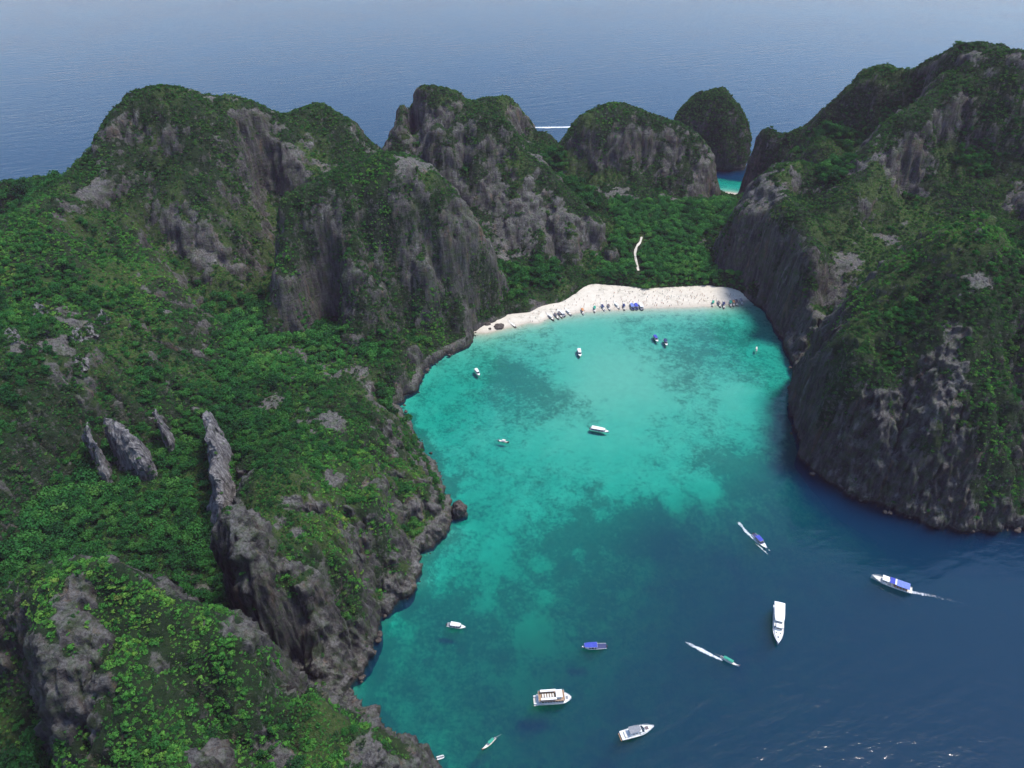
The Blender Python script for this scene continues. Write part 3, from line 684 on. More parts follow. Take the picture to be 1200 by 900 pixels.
# neighbouring cells share their border vertices
wet_d = wet.copy(); wet_d[1:] |= wet[:-1]; wet_d[:-1] |= wet[1:]; wet_d[:, 1:] |= wet_d[:, :-1]; wet_d[:, :-1] |= wet_d[:, 1:]
bz_cell = beach_zone[:-1, :-1] & beach_zone[1:, :-1] & beach_zone[1:, 1:] & beach_zone[:-1, 1:]
def grid_cells(name, cells, attrs, mat):
    used = np.zeros(BX.shape, bool)
    used[:-1, :-1] |= cells; used[1:, :-1] |= cells; used[1:, 1:] |= cells; used[:-1, 1:] |= cells
    idx = -np.ones(BX.shape, int); idx[used] = np.arange(used.sum())
    I, J = np.nonzero(cells)
    q = np.stack([idx[I, J], idx[I + 1, J], idx[I + 1, J + 1], idx[I, J + 1]], -1)
    me = mesh_np(name, np.stack([BX, BY, BZ], -1)[used], q)
    for k, v in attrs.items(): fattr(me, k, v[used])
    return add(name, me, mat, kind='structure')
land_cells = (sample(H, BX, BY) > 4.5)
land_cells = land_cells[:-1, :-1] & land_cells[1:, :-1] & land_cells[1:, 1:] & land_cells[:-1, 1:]
beach_ob = grid_cells('beach', bz_cell & ~land_cells, {'reef': reef}, MAT_SAND)
grid_cells('seabed', ~bz_cell & ~land_cells, {'reef': reef}, MAT_SAND)
# deep sea floor reaching to the horizon
R = 12000.0
m = NT('deep_silt'); m.pbr(m.ramp(m.noise(m.pos(), 0.01, 3), [(0.3, (0.05, 0.06, 0.06)), (0.7, (0.09, 0.10, 0.09))]), 0.95, None, 0.1)
me = mesh_np('deep_sea_floor', [(-R, -R, -48), (R, -R, -48), (R, R, -48), (-R, R, -48)], [(0, 1, 2, 3)], False)
add('deep_sea_floor', me, m.m, kind='structure')

# ---------------------------------------------------------------- water
def water_material():
    m = NT('sea_water')
    p = m.pos()
    fine = m.noise(m.vscale(p, (1.0, 1.0, 1.0)), 0.55, 3, 0.6)
    chop = m.noise(m.vscale(p, (0.09, 0.17, 0.1)), 1.0, 4, 0.55)
    rot = m.n('VectorRotate', rotation_type='Z_AXIS'); rot.inputs['Angle'].default_value = math.radians(-22)
    m.l(p, rot.inputs['Vector'])
    swell = m.noise(m.vscale(rot.outputs[0], (0.020, 0.10, 0.05)), 1.0, 3, 0.5)
    h = m.math('ADD', m.math('MULTIPLY', fine, 0.28), m.math('ADD', m.math('MULTIPLY', chop, 1.7), m.math('MULTIPLY', swell, 2.2)))
    patch = m.mapr(m.noise(p, 0.006, 3), 0.35, 0.65, 0.55, 1.0)
    nd = m.n('Bump'); nd.inputs['Distance'].default_value = 1.0
    m.l(m.math('MULTIPLY', patch, 0.33), nd.inputs["Strength"]); m.l(h, nd.inputs['Height'])
    fr = m.n('Fresnel'); fr.inputs['IOR'].default_value = 1.44; m.l(nd.outputs[0], fr.inputs['Normal'])
    gl = m.n('BsdfGlossy'); gl.inputs['Roughness'].default_value = 0.10; m.l(nd.outputs[0], gl.inputs['Normal'])
    tr = m.n('BsdfTransparent')
    mx = m.n('MixShader'); m.l(fr.outputs[0], mx.inputs[0]); m.l(tr.outputs[0], mx.inputs[1]); m.l(gl.outputs[0], mx.inputs[2])
    m.l(mx.outputs[0], m.out.inputs['Surface'])
    ab = m.n('VolumeAbsorption'); ab.inputs['Color'].default_value = (0.0, 0.90, 0.892, 1); ab.inputs['Density'].default_value = 0.44
    sc = m.n('VolumeScatter'); sc.inputs['Color'].default_value = (0.02, 0.22, 0.80, 1); sc.inputs['Density'].default_value = 0.042
    ad = m.n('AddShader'); m.l(ab.outputs[0], ad.inputs[0]); m.l(sc.outputs[0], ad.inputs[1])
    m.l(ad.outputs[0], m.out.inputs['Volume'])
    return m.m
def box_mesh(name, x0, x1, y0, y1, z0, z1):
    v = [(x0, y0, z0), (x1, y0, z0), (x1, y1, z0), (x0, y1, z0), (x0, y0, z1), (x1, y0, z1), (x1, y1, z1), (x0, y1, z1)]
    return mesh_np(name, v, [(0, 3, 2, 1), (4, 5, 6, 7), (0, 1, 5, 4), (1, 2, 6, 5), (2, 3, 7, 6), (3, 0, 4, 7)], False)
R2 = R + 20
add('sea_water', box_mesh('sea_water', -R2, R2, -R2, R2, -50, 0), water_material(), kind='structure')
# ---------------------------------------------------------------- foliage
def leaf_material(name, stops, trans=0.25):
    m = NT(name)
    p = m.pos()
    rnd = m.n('ObjectInfo').outputs['Random']
    reg = m.noise(p, 0.022, 3, 0.6)
    k = m.math('ADD', m.math('MULTIPLY', rnd, 0.66), m.math('MULTIPLY', m.mapr(reg, 0.3, 0.7), 0.34))
    c = m.ramp(k, stops)
    leafn = m.noise(p, 1.1, 2)
    c = m.mix(m.mapr(leafn, 0.35, 0.7, 0, 0.5), c, m.mix(1.0, c, (1.5, 1.35, 1.2), 'MULTIPLY'))
    d = m.n('BsdfDiffuse'); m.l(c, d.inputs[0])
    t = m.n('BsdfTranslucent'); m.l(c, t.inputs[0])
    x = m.n('MixShader'); x.inputs[0].default_value = trans
    m.l(d.outputs[0], x.inputs[1]); m.l(t.outputs[0], x.inputs[2]); m.l(x.outputs[0], m.out.inputs[0])
    return m.m
MAT_LEAF = leaf_material('forest_leaves', [(0.05, (0.016, 0.048, 0.022)), (0.35, (0.023, 0.098, 0.028)), (0.62, (0.034, 0.144, 0.033)), (0.85, (0.061, 0.179, 0.039)), (1.0, (0.117, 0.199, 0.048))])
MAT_SCRUB = leaf_material('scrub_leaves', [(0.05, (0.044, 0.045, 0.027)), (0.20, (0.027, 0.058, 0.026)), (0.5, (0.034, 0.102, 0.030)), (0.75, (0.056, 0.156, 0.037)), (0.92, (0.100, 0.180, 0.043)), (1.0, (0.160, 0.172, 0.060))])
m = NT('bark'); m.pbr(m.ramp(m.noise(m.pos(), 1.5, 3), [(0.3, (0.07, 0.055, 0.04)), (0.7, (0.16, 0.13, 0.10))]), 0.9)
MAT_BARK = m.m
def crown_mesh(name, seed, lobes, cards, size, flat=0.75, mat=None):
    """leaf clumps spread over several lobes of a crown about 1 m in radius, base at z = 0"""
    r = np.random.RandomState(seed)
    C = []; 
    for i in range(lobes):
        a = r.rand() * 6.283; d = 0.62 * math.sqrt(r.rand()) if i else 0
        C.append((d * math.cos(a), d * math.sin(a), 0.55 + r.uniform(-0.18, 0.42) * (1 - d * 0.8), r.uniform(0.34, 0.56)))
    V = []; F = []
    for k in range(cards):
        cx, cy_, cz, cr = C[r.randint(lobes)]
        while True:
            d = r.normal(size=3); d /= np.linalg.norm(d)
            if d[2] > -0.45 or r.rand() < 0.25: break
        rad = cr * r.uniform(0.72, 1.08)
        p = np.array((cx, cy_, cz)) + d * rad * np.array((1, 1, flat))
        nrm = d + r.normal(size=3) * 0.55; nrm /= np.linalg.norm(nrm)
        u = np.cross(nrm, (0, 0, 1) if abs(nrm[2]) < 0.9 else (1, 0, 0)); u /= np.linalg.norm(u); v = np.cross(nrm, u)
        a = r.rand() * 6.283; u, v = u * math.cos(a) + v * math.sin(a), v * math.cos(a) - u * math.sin(a)
        s = size * r.uniform(0.6, 1.3); t = s * r.uniform(0.55, 0.95)
        b = len(V)
        V += [p - u * s - v * t * .6, p + u * s * .8 - v * t, p + u * s + v * t * .7, p - u * s * .7 + v * t + nrm * s * .3]
        F.append((b, b + 1, b + 2, b + 3))
    me = mesh_np(name, np.array(V), np.array(F), False)
    if mat: me.materials.append(mat)
    return me
def trunk_mesh(name, seed):
    """tapered trunk with three limbs, 1 m to the crown base"""
    r = random.Random(seed); bm = bmesh.new()
    def limb(p, q, r0, r1, n=6):
        p, q = Vector(p), Vector(q); ax = (q - p).normalized(); s = ax.orthogonal().normalized(); t = ax.cross(s)
        ra = [bm.verts.new(p + (s * math.cos(6.283 * i / n) + t * math.sin(6.283 * i / n)) * r0) for i in range(n)]
        rb = [bm.verts.new(q + (s * math.cos(6.283 * i / n) + t * math.sin(6.283 * i / n)) * r1) for i in range(n)]
        for i in range(n): bm.faces.new((ra[i], ra[(i + 1) % n], rb[(i + 1) % n], rb[i]))
    mid = (r.uniform(-.05, .05), r.uniform(-.05, .05), .55); top = (r.uniform(-.1, .1), r.uniform(-.1, .1), 1.15)
    limb((0, 0, -.25), mid, .085, .06); limb(mid, top, .06, .04)
    for k in range(3):
        a = k * 2.1 + r.random(); limb(mid, (math.cos(a) * .4, math.sin(a) * .4, 1.1 + r.random() * .3), .045, .02)
    me = bpy.data.meshes.new(name); bm.to_mesh(me); bm.free(); me.materials.append(MAT_BARK); return me

MAT_LUSH = leaf_material('lush_leaves', [(0.05, (0.025, 0.090, 0.031)), (0.4, (0.040, 0.162, 0.041)), (0.7, (0.061, 0.230, 0.050)), (1.0, (0.135, 0.279, 0.061))], 0.3)
CROWNS = [crown_mesh('tree_crown', 100 + i, 8 + i % 3, 420, 0.088, 0.8, MAT_LEAF) for i in range(6)]
LUSH = [crown_mesh('lush_crown', 150 + i, 8 + i % 3, 420, 0.088, 0.8, MAT_LUSH) for i in range(4)]
TRUNKS = [trunk_mesh('tree_trunk', i) for i in range(3)]
MAT_FRESH = leaf_material('fresh_scrub_leaves', [(0.05, (0.036, 0.112, 0.032)), (0.35, (0.056, 0.205, 0.042)), (0.65, (0.092, 0.270, 0.050)), (0.88, (0.165, 0.310, 0.058)), (1.0, (0.255, 0.305, 0.080))], 0.3)
FRESH = [crown_mesh('fresh_shrub', 260 + i, 4 + i % 2, 110, 0.145, 0.7, MAT_FRESH) for i in range(4)]
SHRUBS = [crown_mesh('shrub', 200 + i, 4 + i % 2, 110, 0.145, 0.7, MAT_SCRUB) for i in range(4)]
TUFTS = [crown_mesh('grass_tuft', 300 + i, 3, 40, 0.22, 0.4, MAT_FRESH) for i in range(2)]

# candidate positions over the land
rg = np.random.RandomState(11)
def cands(step, passes):
    ax = np.arange(GX0 + 20, GX1 - 20, step); ay_ = np.arange(GY0 + 10, GY1 - 10, step)
    gx_, gy_ = np.meshgrid(ax, ay_, indexing='ij'); o = []
    for k in range(passes):
        o.append(np.stack([(gx_ + rg.uniform(-.5, .5, gx_.shape) * step).ravel(), (gy_ + rg.uniform(-.5, .5, gx_.shape) * step).ravel()], -1))
    c = np.concatenate(o); z = sample(H, c[:, 0], c[:, 1])
    # keep what the view and a few steps to either side can reach
    dep = c[:, 1] * CP + (CAM_H - z) * SP
    upv = c[:, 1] * SP - (CAM_H - z) * CP
    ok = (np.abs(c[:, 0]) < dep * (640 / FPX) + 25) & (upv > -dep * (500 / FPX) - 25) & (z > 1.5) & (sample(SD, c[:, 0], c[:, 1]) > 2)
    # drop what faces far away from the view
    nx_, ny_, nz_ = sample(NXn, *c.T), sample(NYn, *c.T), sample(NZ, *c.T)
    dx, dy, dz = -c[:, 0], -c[:, 1], CAM_H - z
    fc = (nx_ * dx + ny_ * dy + nz_ * dz) / np.sqrt(dx * dx + dy * dy + dz * dz)
    ok &= fc > -0.25
    c = c[ok]; return c, z[ok]
# sand path through the grove
path_px = [(752, 278), (750, 285), (746, 290), (744, 297), (745, 305), (747, 312), (748, 318)]
path_w = [np.array(hit(*p)) for p in path_px]
def path_dist(x, y):
    d = np.full(np.shape(x), 1e9)
    for a, b in zip(path_w[:-1], path_w[1:]): d = np.minimum(d, seg_dist(a, b, x, y))
    return d
clear_px = []
clearings = [(*az(a, b, 3)[:2], r) for a, b, r in clear_px]
def keep_clear(x, y):
    k = (path_dist(x, y) > 3.4) & (path_dist(x, y + 4) > 3.2)
    for cx, cyy, r in clearings: k &= np.hypot(x - cx, y - cyy) > r
    return k
sand_back = fit(np.array([(0.0, 0.0, 0.0), (1.0, 0.0, 0.0)]), 1, 0)
bp_lines = [az(*p)[:2] for p in [(640, 350), (672, 340), (692, 326), (720, 331), (760, 331), (800, 331), (830, 327), (836, 330)]]
def off_sand(x, y, z):
    return bed(np.asarray(x), np.asarray(y)) < z + 0.3

def clump(c, scale, off): return fbm(c[:, 0] / scale, c[:, 1] / scale, 3, 0.55, off)
# trees
c, z = cands(2.9, 3)
veg, sl = sample(VEG, *c.T), sample(SL, *c.T)
prob = sstep(0.35, 0.75, veg) * (0.42 + 0.58 * sstep(1.7, 0.6, sl)) * (1 - 0.5 * sample(grass, *c.T) * (1 - sample(grove, *c.T)))
prob *= 0.25 + 0.75 * sstep(-0.25, 0.15, clump(c, 40, 61.0))
prob = np.maximum(prob, sample(grove, *c.T) * 0.95) / np.maximum(sample(NZ, *c.T), 0.28) * 0.42
jungle_px = ((60, 560, 26), (120, 600, 24), (200, 600, 20), (30, 640, 24), (60, 480, 22), (150, 470, 18), (220, 640, 16), (40, 520, 24), (90, 650, 20), (20, 590, 22), (170, 640, 18), (60, 430, 18), (200, 540, 16), (280, 500, 16),
             (960, 160, 26), (1000, 150, 28), (1040, 120, 24), (930, 190, 20), (980, 200, 22), (1020, 105, 22), (1100, 75, 18), (1150, 170, 22), (1180, 130, 26), (900, 185, 14),
             (30, 230, 40), (60, 215, 30), (670, 220, 20), (690, 240, 18), (650, 190, 18), (330, 340, 16), (290, 380, 18), (380, 400, 22), (440, 420, 16), (600, 330, 22), (640, 320, 20), (1180, 460, 16), (1160, 555, 12))
jg = np.zeros(len(c))
for px, py, r_ in jungle_px:
    p_ = hit(px, py); jg = np.maximum(jg, sstep(1.0, 0.6, np.hypot(c[:, 0] - p_[0], c[:, 1] - p_[1]) / (r_ * (1 + 0.5 * clump(c, 18, px * .21)))))
prob *= 1 - 0.72 * sstep(470, 520, c[:, 1]) * (1 - np.clip(sample(grove, *c.T), 0, 1))
prob = np.maximum(prob, jg * 0.42 / np.maximum(sample(NZ, *c.T), 0.28))
keepm = (rg.rand(len(c)) < prob) & keep_clear(c[:, 0], c[:, 1]) & off_sand(c[:, 0], c[:, 1], z)
tjg = jg[keepm]; dome = sstep(470, 520, c[keepm][:, 1]) * (1 - np.clip(tjg + sample(grove, *c[keepm].T), 0, 1))
tp, tz = c[keepm], z[keepm]
tsl = sample(SL, *tp.T)
knoll = sstep(215, 175, tp[:, 1]) * sstep(0, -20, tp[:, 0] + 0.0)
ts = (0.95 + 2.7 * rg.rand(len(tp)) ** 2.0) * (1 - 0.42 * sstep(0.5, 1.3, tsl)) * (1 - 0.42 * knoll * (tz > 62))
CONC = blur(np.maximum(H, 0), 14 / GS) - np.maximum(H, 0)
ts = ts * (1 + 0.55 * sstep(0, 5, sample(CONC, *tp.T)) + 0.35 * sample(grove, *tp.T))
big = rg.rand(len(tp)) < 0.10
ts = np.where(big & (tsl < 0.9), ts * 1.7, ts)
ts = np.minimum(ts, 5.0) * 0.9 * (1 + 0.35 * tjg * sstep(1.8, 0.8, tsl)) * (1 - 0.35 * dome) * (1 - 0.4 * sstep(-1.0, -4.0, sample(CONC, *tp.T)))
# shrubs
c, z = cands(1.75, 3)
veg, sl = sample(VEG, *c.T), sample(SL, *c.T)
prob = (sstep(0.10, 0.5, veg) * 0.9 + 0.07) / np.maximum(sample(NZ, *c.T), 0.22) * 0.42
prob *= 0.45 + 0.55 * sstep(-0.3, 0.2, clump(c, 14, 77.0))
prob *= 1 - 0.35 * sample(grass, *c.T)
keepm = (rg.rand(len(c)) < prob) & keep_clear(c[:, 0], c[:, 1]) & off_sand(c[:, 0], c[:, 1], z)
sp, sz = c[keepm], z[keepm]
ss = 0.45 + 1.35 * rg.rand(len(sp)) ** 1.5
# low growth close by, where single plants show
c, z = cands(1.15, 1)
nearm = (c[:, 1] < 345) & (c[:, 0] < 12); c, z = c[nearm], z[nearm]
prob = sstep(0.22, 0.5, sample(VEG, *c.T)) * 0.8
keepm = rg.rand(len(c)) < prob
sp = np.concatenate([sp, c[keepm]]); sz = np.concatenate([sz, z[keepm]]); ss = np.concatenate([ss, rg.uniform(0.28, 0.85, keepm.sum())])
# grass tufts
c, z = cands(1.45, 1)
prob = (0.28 + 0.62 * sample(grass, *c.T)) * sstep(0.3, 0.6, sample(VEG, *c.T)) * 0.9
keepm = (rg.rand(len(c)) < prob) & keep_clear(c[:, 0], c[:, 1]) & off_sand(c[:, 0], c[:, 1], z)
gp, gz = c[keepm], z[keepm]
gs = rg.uniform(0.4, 0.95, len(gp))
# the islet
k = np.nonzero((STACK[2] > 0.4) & (STACK[0][:, 2] > 6))[0]
k = k[rg.rand(len(k)) < 0.5]
sp = np.concatenate([sp, STACK[0][k, :2]]); sz = np.concatenate([sz, STACK[0][k, 2]]); ss = np.concatenate([ss, rg.uniform(0.8, 1.9, len(k))])
print('foliage', len(tp), len(sp), len(gp))

# which trees show largest: those nearest the camera and in its view become trees of their own
dep = tp[:, 1] * CP + (CAM_H - tz) * SP
pxx = 600 + tp[:, 0] / dep * FPX; pyy = 450 - (tp[:, 1] * SP - (CAM_H - tz) * CP) / dep * FPX
inv = (pxx > 5) & (pxx < 1195) & (pyy > 5) & (pyy < 905)
def seen(i):
    p = np.array((tp[i, 0], tp[i, 1], tz[i] + ts[i] * 1.6)); c0 = np.array((0, 0, CAM_H)); L = np.linalg.norm(p - c0)
    t = np.linspace(0.5, 0.985, 120); q = c0 + (p - c0) * t[:, None]
    return (q[:, 2] > sample(H, q[:, 0], q[:, 1])).all()
order = np.argsort(-(ts / dep))
single = []
for i in order:
    if inv[i] and seen(i):
        single.append(i)
        if len(single) == 300: break
single = np.array(single)
mask = np.ones(len(tp), bool); mask[single] = False

def scatter(name, pts, z, s, kinds, sink, kind_label):
    """one point per plant; geometry nodes put a plant mesh on each"""
    n = len(pts)
    me = bpy.data.meshes.new(name); me.vertices.add(n)
    me.vertices.foreach_set('co', np.column_stack([pts, z - sink * s]).astype(np.float32).ravel())
    fattr(me, 'size', s); fattr(me, 'turn', rg.uniform(0, 6.283, n)); fattr(me, 'tall', rg.uniform(0.8, 1.25, n))
    a = me.attributes.new('pick', 'INT', 'POINT'); a.data.foreach_set('value', rg.randint(0, len(kinds), n).astype(np.int32))
    o = add(name, me, None, kind='stuff')
    tr = bpy.data.node_groups.new(name + '_nodes', 'GeometryNodeTree')
    tr.interface.new_socket('Geometry', in_out='INPUT', socket_type='NodeSocketGeometry'); tr.interface.new_socket('Geometry', in_out='OUTPUT', socket_type='NodeSocketGeometry')
    N = tr.nodes.new; L = tr.links.new
    gi = N('NodeGroupInput'); go = N('NodeGroupOutput')
    j = N('GeometryNodeGeometryToInstance')
    for km in reversed(kinds):
        src = bpy.data.objects.new(km.name + '_source', km)
        oi = N('GeometryNodeObjectInfo'); oi.inputs['Object'].default_value = src; L(oi.outputs['Geometry'], j.inputs[0])
    def at(nm, t='FLOAT'):
        q = N('GeometryNodeInputNamedAttribute'); q.data_type = t; q.inputs[0].default_value = nm; return q.outputs[0]
    ip = N('GeometryNodeInstanceOnPoints'); L(gi.outputs[0], ip.inputs['Points']); L(j.outputs[0], ip.inputs['Instance'])
    ip.inputs['Pick Instance'].default_value = True
    L(at('pick', 'INT'), ip.inputs['Instance Index'])
    cr = N('ShaderNodeCombineXYZ'); L(at('turn'), cr.inputs[2]); L(cr.outputs[0], ip.inputs['Rotation'])
    cs = N('ShaderNodeCombineXYZ'); sz_ = at('size'); mu = N('ShaderNodeMath'); mu.operation = 'MULTIPLY'; L(sz_, mu.inputs[0]); L(at('tall'), mu.inputs[1])
    L(sz_, cs.inputs[0]); L(sz_, cs.inputs[1]); L(mu.outputs[0], cs.inputs[2]); L(cs.outputs[0], ip.inputs['Scale'])
    L(ip.outputs[0], go.inputs[0])
    md = o.modifiers.new('plants', 'NODES'); md.node_group = tr
    tag(o, kind_label[0], kind_label[1]); return o
hollow = hit(330, 410)
lush = (sample(grove, *tp.T) > 0.35) | ((np.hypot((tp[:, 0] - hollow[0]) / 75, (tp[:, 1] - hollow[1]) / 48) + 0.3 * clump(tp, 30, 5.0) < 1) & (tsl < 0.8))
lm = mask & lush; mask = mask & ~lush
scatter('lush_grove', tp[lm], tz[lm], ts[lm], LUSH, -0.15, ('bright green tree canopy in the beach grove and hollow', 'trees'))
lift = rg.rand(len(tp)) ** 1.5 * ts * 1.1 * sstep(1.4, 0.6, tsl) * sstep(-2.0, 1.0, sample(CONC, *tp.T))
scatter('jungle_canopy', tp[mask], (tz + lift)[mask], ts[mask], CROWNS, -0.15, ('dense green jungle canopy over the hillsides and grove', 'trees'))
def fresh_mask(c):
    f_ = np.zeros(len(c), bool)
    for px, py, r_ in ((220, 790, 62), (60, 745, 30), (90, 310, 62), (20, 330, 45), (190, 310, 22), (430, 560, 34), (400, 650, 22), (440, 620, 26), (330, 410, 50), (435, 225, 14), (500, 375, 16), (720, 145, 14), (1145, 258, 12), (1112, 268, 12), (1082, 284, 12), (1050, 308, 12), (1020, 338, 12), (990, 372, 10), (962, 406, 10), (1175, 284, 12), (1150, 440, 12), (1170, 555, 14)):
        p_ = hit(px, py); f_ |= np.hypot(c[:, 0] - p_[0], c[:, 1] - p_[1]) < r_ * (1 + 0.6 * clump(c, 16, px * .13))
    return f_ & (rg.rand(len(c)) < 0.82)
fm = fresh_mask(sp)
scatter('fresh_scrub', sp[fm], sz[fm], ss[fm], FRESH, 0.15, ('bright green scrub on the sunlit knoll and ridges', 'shrubs'))
sp, sz, ss = sp[~fm], sz[~fm], ss[~fm]
scatter('scrub', sp, sz, ss, SHRUBS, 0.15, ('low green scrub on the limestone slopes', 'shrubs'))
scatter('grass', gp, gz, gs, TUFTS, 0.2, ('yellow green grass tufts on the ridges', 'grass'))

# the three hundred
kn_c = hit(200, 780)
for i in single:
    x, y = tp[i]; s = ts[i]; z0 = tz[i]
    if y < 185 and x < -20: lb, gr = 'leafy jungle tree on the grassy limestone knoll above the bay mouth', 'trees on the knoll'
    elif x < -150 and y < 330: lb, gr = 'broad jungle tree in the shaded valley among the grey rock fins', 'trees in the fin valley'
    elif x < 0 and y < 400: lb, gr = 'low jungle tree on the rocky flank above the turquoise water', 'trees on the left flank'
    elif x < 0: lb, gr = 'jungle tree in the green hollow below the plateau cliff', 'trees in the hollow'
    elif y > 560 and x < 240: lb, gr = 'leafy tree in the grove behind the white sand beach', 'trees of the beach grove'
    else: lb, gr = 'leafy tree clinging to the tall massif across the bay', 'trees on the far massif'
    t = add('jungle_tree', None, loc=(x, y, z0), rot=(0, 0, rg.uniform(0, 6.283)), label=lb, cat='tree', group=gr)
    k = rg.randint(6)
    cr = add('crown', LUSH[k % 4] if lush[i] else CROWNS[k], parent=t, loc=(0, 0, 0.15 * s)); cr.scale = (s, s, s * rg.uniform(.85, 1.25))
    tk = add('trunk', TRUNKS[k % 3], parent=t); tk.scale = (s, s, s * 0.75)
# ---------------------------------------------------------------- rock fins, pinnacles and boulders
def rock_material():
    m = NT('weathered_limestone')
    p = m.pos()
    st = m.noise(m.vscale(p, (0.7, 0.7, 0.12)), 1.0, 5, 0.65)
    c = m.ramp(st, [(0.28, (0.040, 0.038, 0.042)), (0.45, (0.130, 0.122, 0.124)), (0.62, (0.250, 0.238, 0.232)), (0.8, (0.36, 0.345, 0.33))])
    c = m.mix(m.mapr(m.noise(p, 0.3, 4, 0.7), 0.56, 0.72, 0, 0.7), c, (0.06, 0.10, 0.035))
    m.pbr(c, 0.92, m.bump(m.math('ADD', st, m.noise(p, 1.2, 4, 0.7)), 1.0, 1.0), 0.15)
    return m.m
MAT_ROCK = rock_material()
FINV = []
def fin(name, crest, width, skirt, seed, **kw):
    """blade of rock: crest is a line of (x, y, z_top, half width); the foot sinks into the ground"""
    pts = []
    n = 96
    cr = np.array(crest, float); tt = np.linspace(0, 1, len(cr)); ti = np.linspace(0, 1, n)
    cx, cyy, cz, cw = [np.interp(ti, tt, cr[:, k]) for k in range(4)]
    g = sample(H, cx, cyy)
    dx, dy = np.gradient(cx), np.gradient(cyy); L = np.hypot(dx, dy) + 1e-6; nx_, ny_ = -dy / L, dx / L
    prof = [(-2.0, -0.25), (-1.4, 0.0), (-0.86, 0.35), (-0.6, 0.65), (-0.38, 0.88), (-0.12, 0.99), (0.12, 1.0), (0.4, 0.84), (0.62, 0.6), (0.92, 0.3), (1.5, 0.0), (2.1, -0.25)]
    pa = np.array(prof); pi_ = np.linspace(0, 1, 30); pt = np.linspace(0, 1, len(pa)); prof = list(zip(np.interp(pi_, pt, pa[:, 0]), np.interp(pi_, pt, pa[:, 1])))
    V = []
    for i in range(n):
        e = math.sin(math.pi * min(1, max(0.0, (i + 0.6) / n))) ** 0.35
        hgt = (cz[i] - g[i]) * (0.35 + 0.65 * e)
        for a, b in prof:
            V.append((cx[i] + nx_[i] * a * cw[i] * e, cyy[i] + ny_[i] * a * cw[i] * e, g[i] - skirt * 0.3 + (hgt + skirt * 0.3) * b))
    V = np.array(V); k = len(prof)
    s = seed * 3.7
    q = V
    for (sc, am) in ((7.0, 2.2), (2.8, 1.5), (1.3, 0.9), (.6, .4)):
        V = V + np.stack([n3(q[:, 0] / sc + s, q[:, 1] / sc, q[:, 2] / (sc * 2.4)), n3(q[:, 0] / sc, q[:, 1] / sc + s + 9, q[:, 2] / (sc * 2.4)), 0.8 * n3(q[:, 0] / sc, q[:, 1] / sc + 21, q[:, 2] / sc + s)], -1) * am
    F = [(i * k + j, (i + 1) * k + j, (i + 1) * k + j + 1, i * k + j + 1) for i in range(n - 1) for j in range(k - 1)]
    V = list(map(tuple, V)); 
    for i in (0, n - 1):
        c = np.mean(V[i * k:(i + 1) * k], axis=0); V.append(tuple(c)); ci = len(V) - 1
        for j in range(k - 1):
            t = (i * k + j, i * k + j + 1, ci)
            F.append((t[0], t[1], t[2], t[2]) if i else (t[1], t[0], t[2], t[2]))
    V = np.array(V); FINV.append(V[:n * k].reshape(n, k, 3)[:, 4:-4].reshape(-1, 3)); base = np.array((cx[n // 2], cyy[n // 2], g[n // 2]))
    bm = bmesh.new(); vs = [bm.verts.new(v) for v in (V - base)]
    for f_ in F:
        u = list(dict.fromkeys(f_))
        try: bm.faces.new([vs[q_] for q_ in u])
        except ValueError: pass
    for f_ in bm.faces: f_.smooth = False
    me = bpy.data.meshes.new(name); bm.to_mesh(me); bm.free()
    return add(name, me, MAT_ROCK, loc=tuple(base), **kw)
def cp(px, py, z, w):
    x, y, z_ = az(px, py, z); return (x, y, z_, w)
fin('rock_fin', [cp(238, 460, 75, 4.0), cp(243, 478, 74, 5.2), cp(248, 520, 66, 4.6), cp(254, 560, 60, 7.0), cp(262, 588, 54, 9.5), cp(267, 602, 47, 7.0)], 6, 8, 1,
    label='tall pale grey rock blade rising from the jungle, its crest running long and thin', cat='rock')
fin('rock_fin', [cp(176, 465, 74, 1.0), cp(180, 478, 71, 2.0), cp(186, 500, 63, 2.2), cp(188, 512, 56, 1.6)], 2, 6, 2,
    label='narrow leaning rock spike, smallest of the grey fins in the jungle valley', cat='rock')
fin('rock_fin', [cp(112, 488, 76, 4.0), cp(125, 486, 77, 6.0), cp(145, 502, 72, 6.5), cp(160, 530, 62, 5.0), cp(166, 545, 55, 3.2)], 4, 8, 3,
    label='broad hunched grey rock outcrop with shrubs at its foot in the jungle valley', cat='rock')
fin('rock_fin', [cp(86, 492, 82, 2.5), cp(96, 496, 80, 3.5), cp(104, 520, 72, 3.0), cp(106, 535, 64, 2.0)], 3, 8, 4,
    label='ragged grey rock fin standing close beside the broad hunched outcrop', cat='rock')
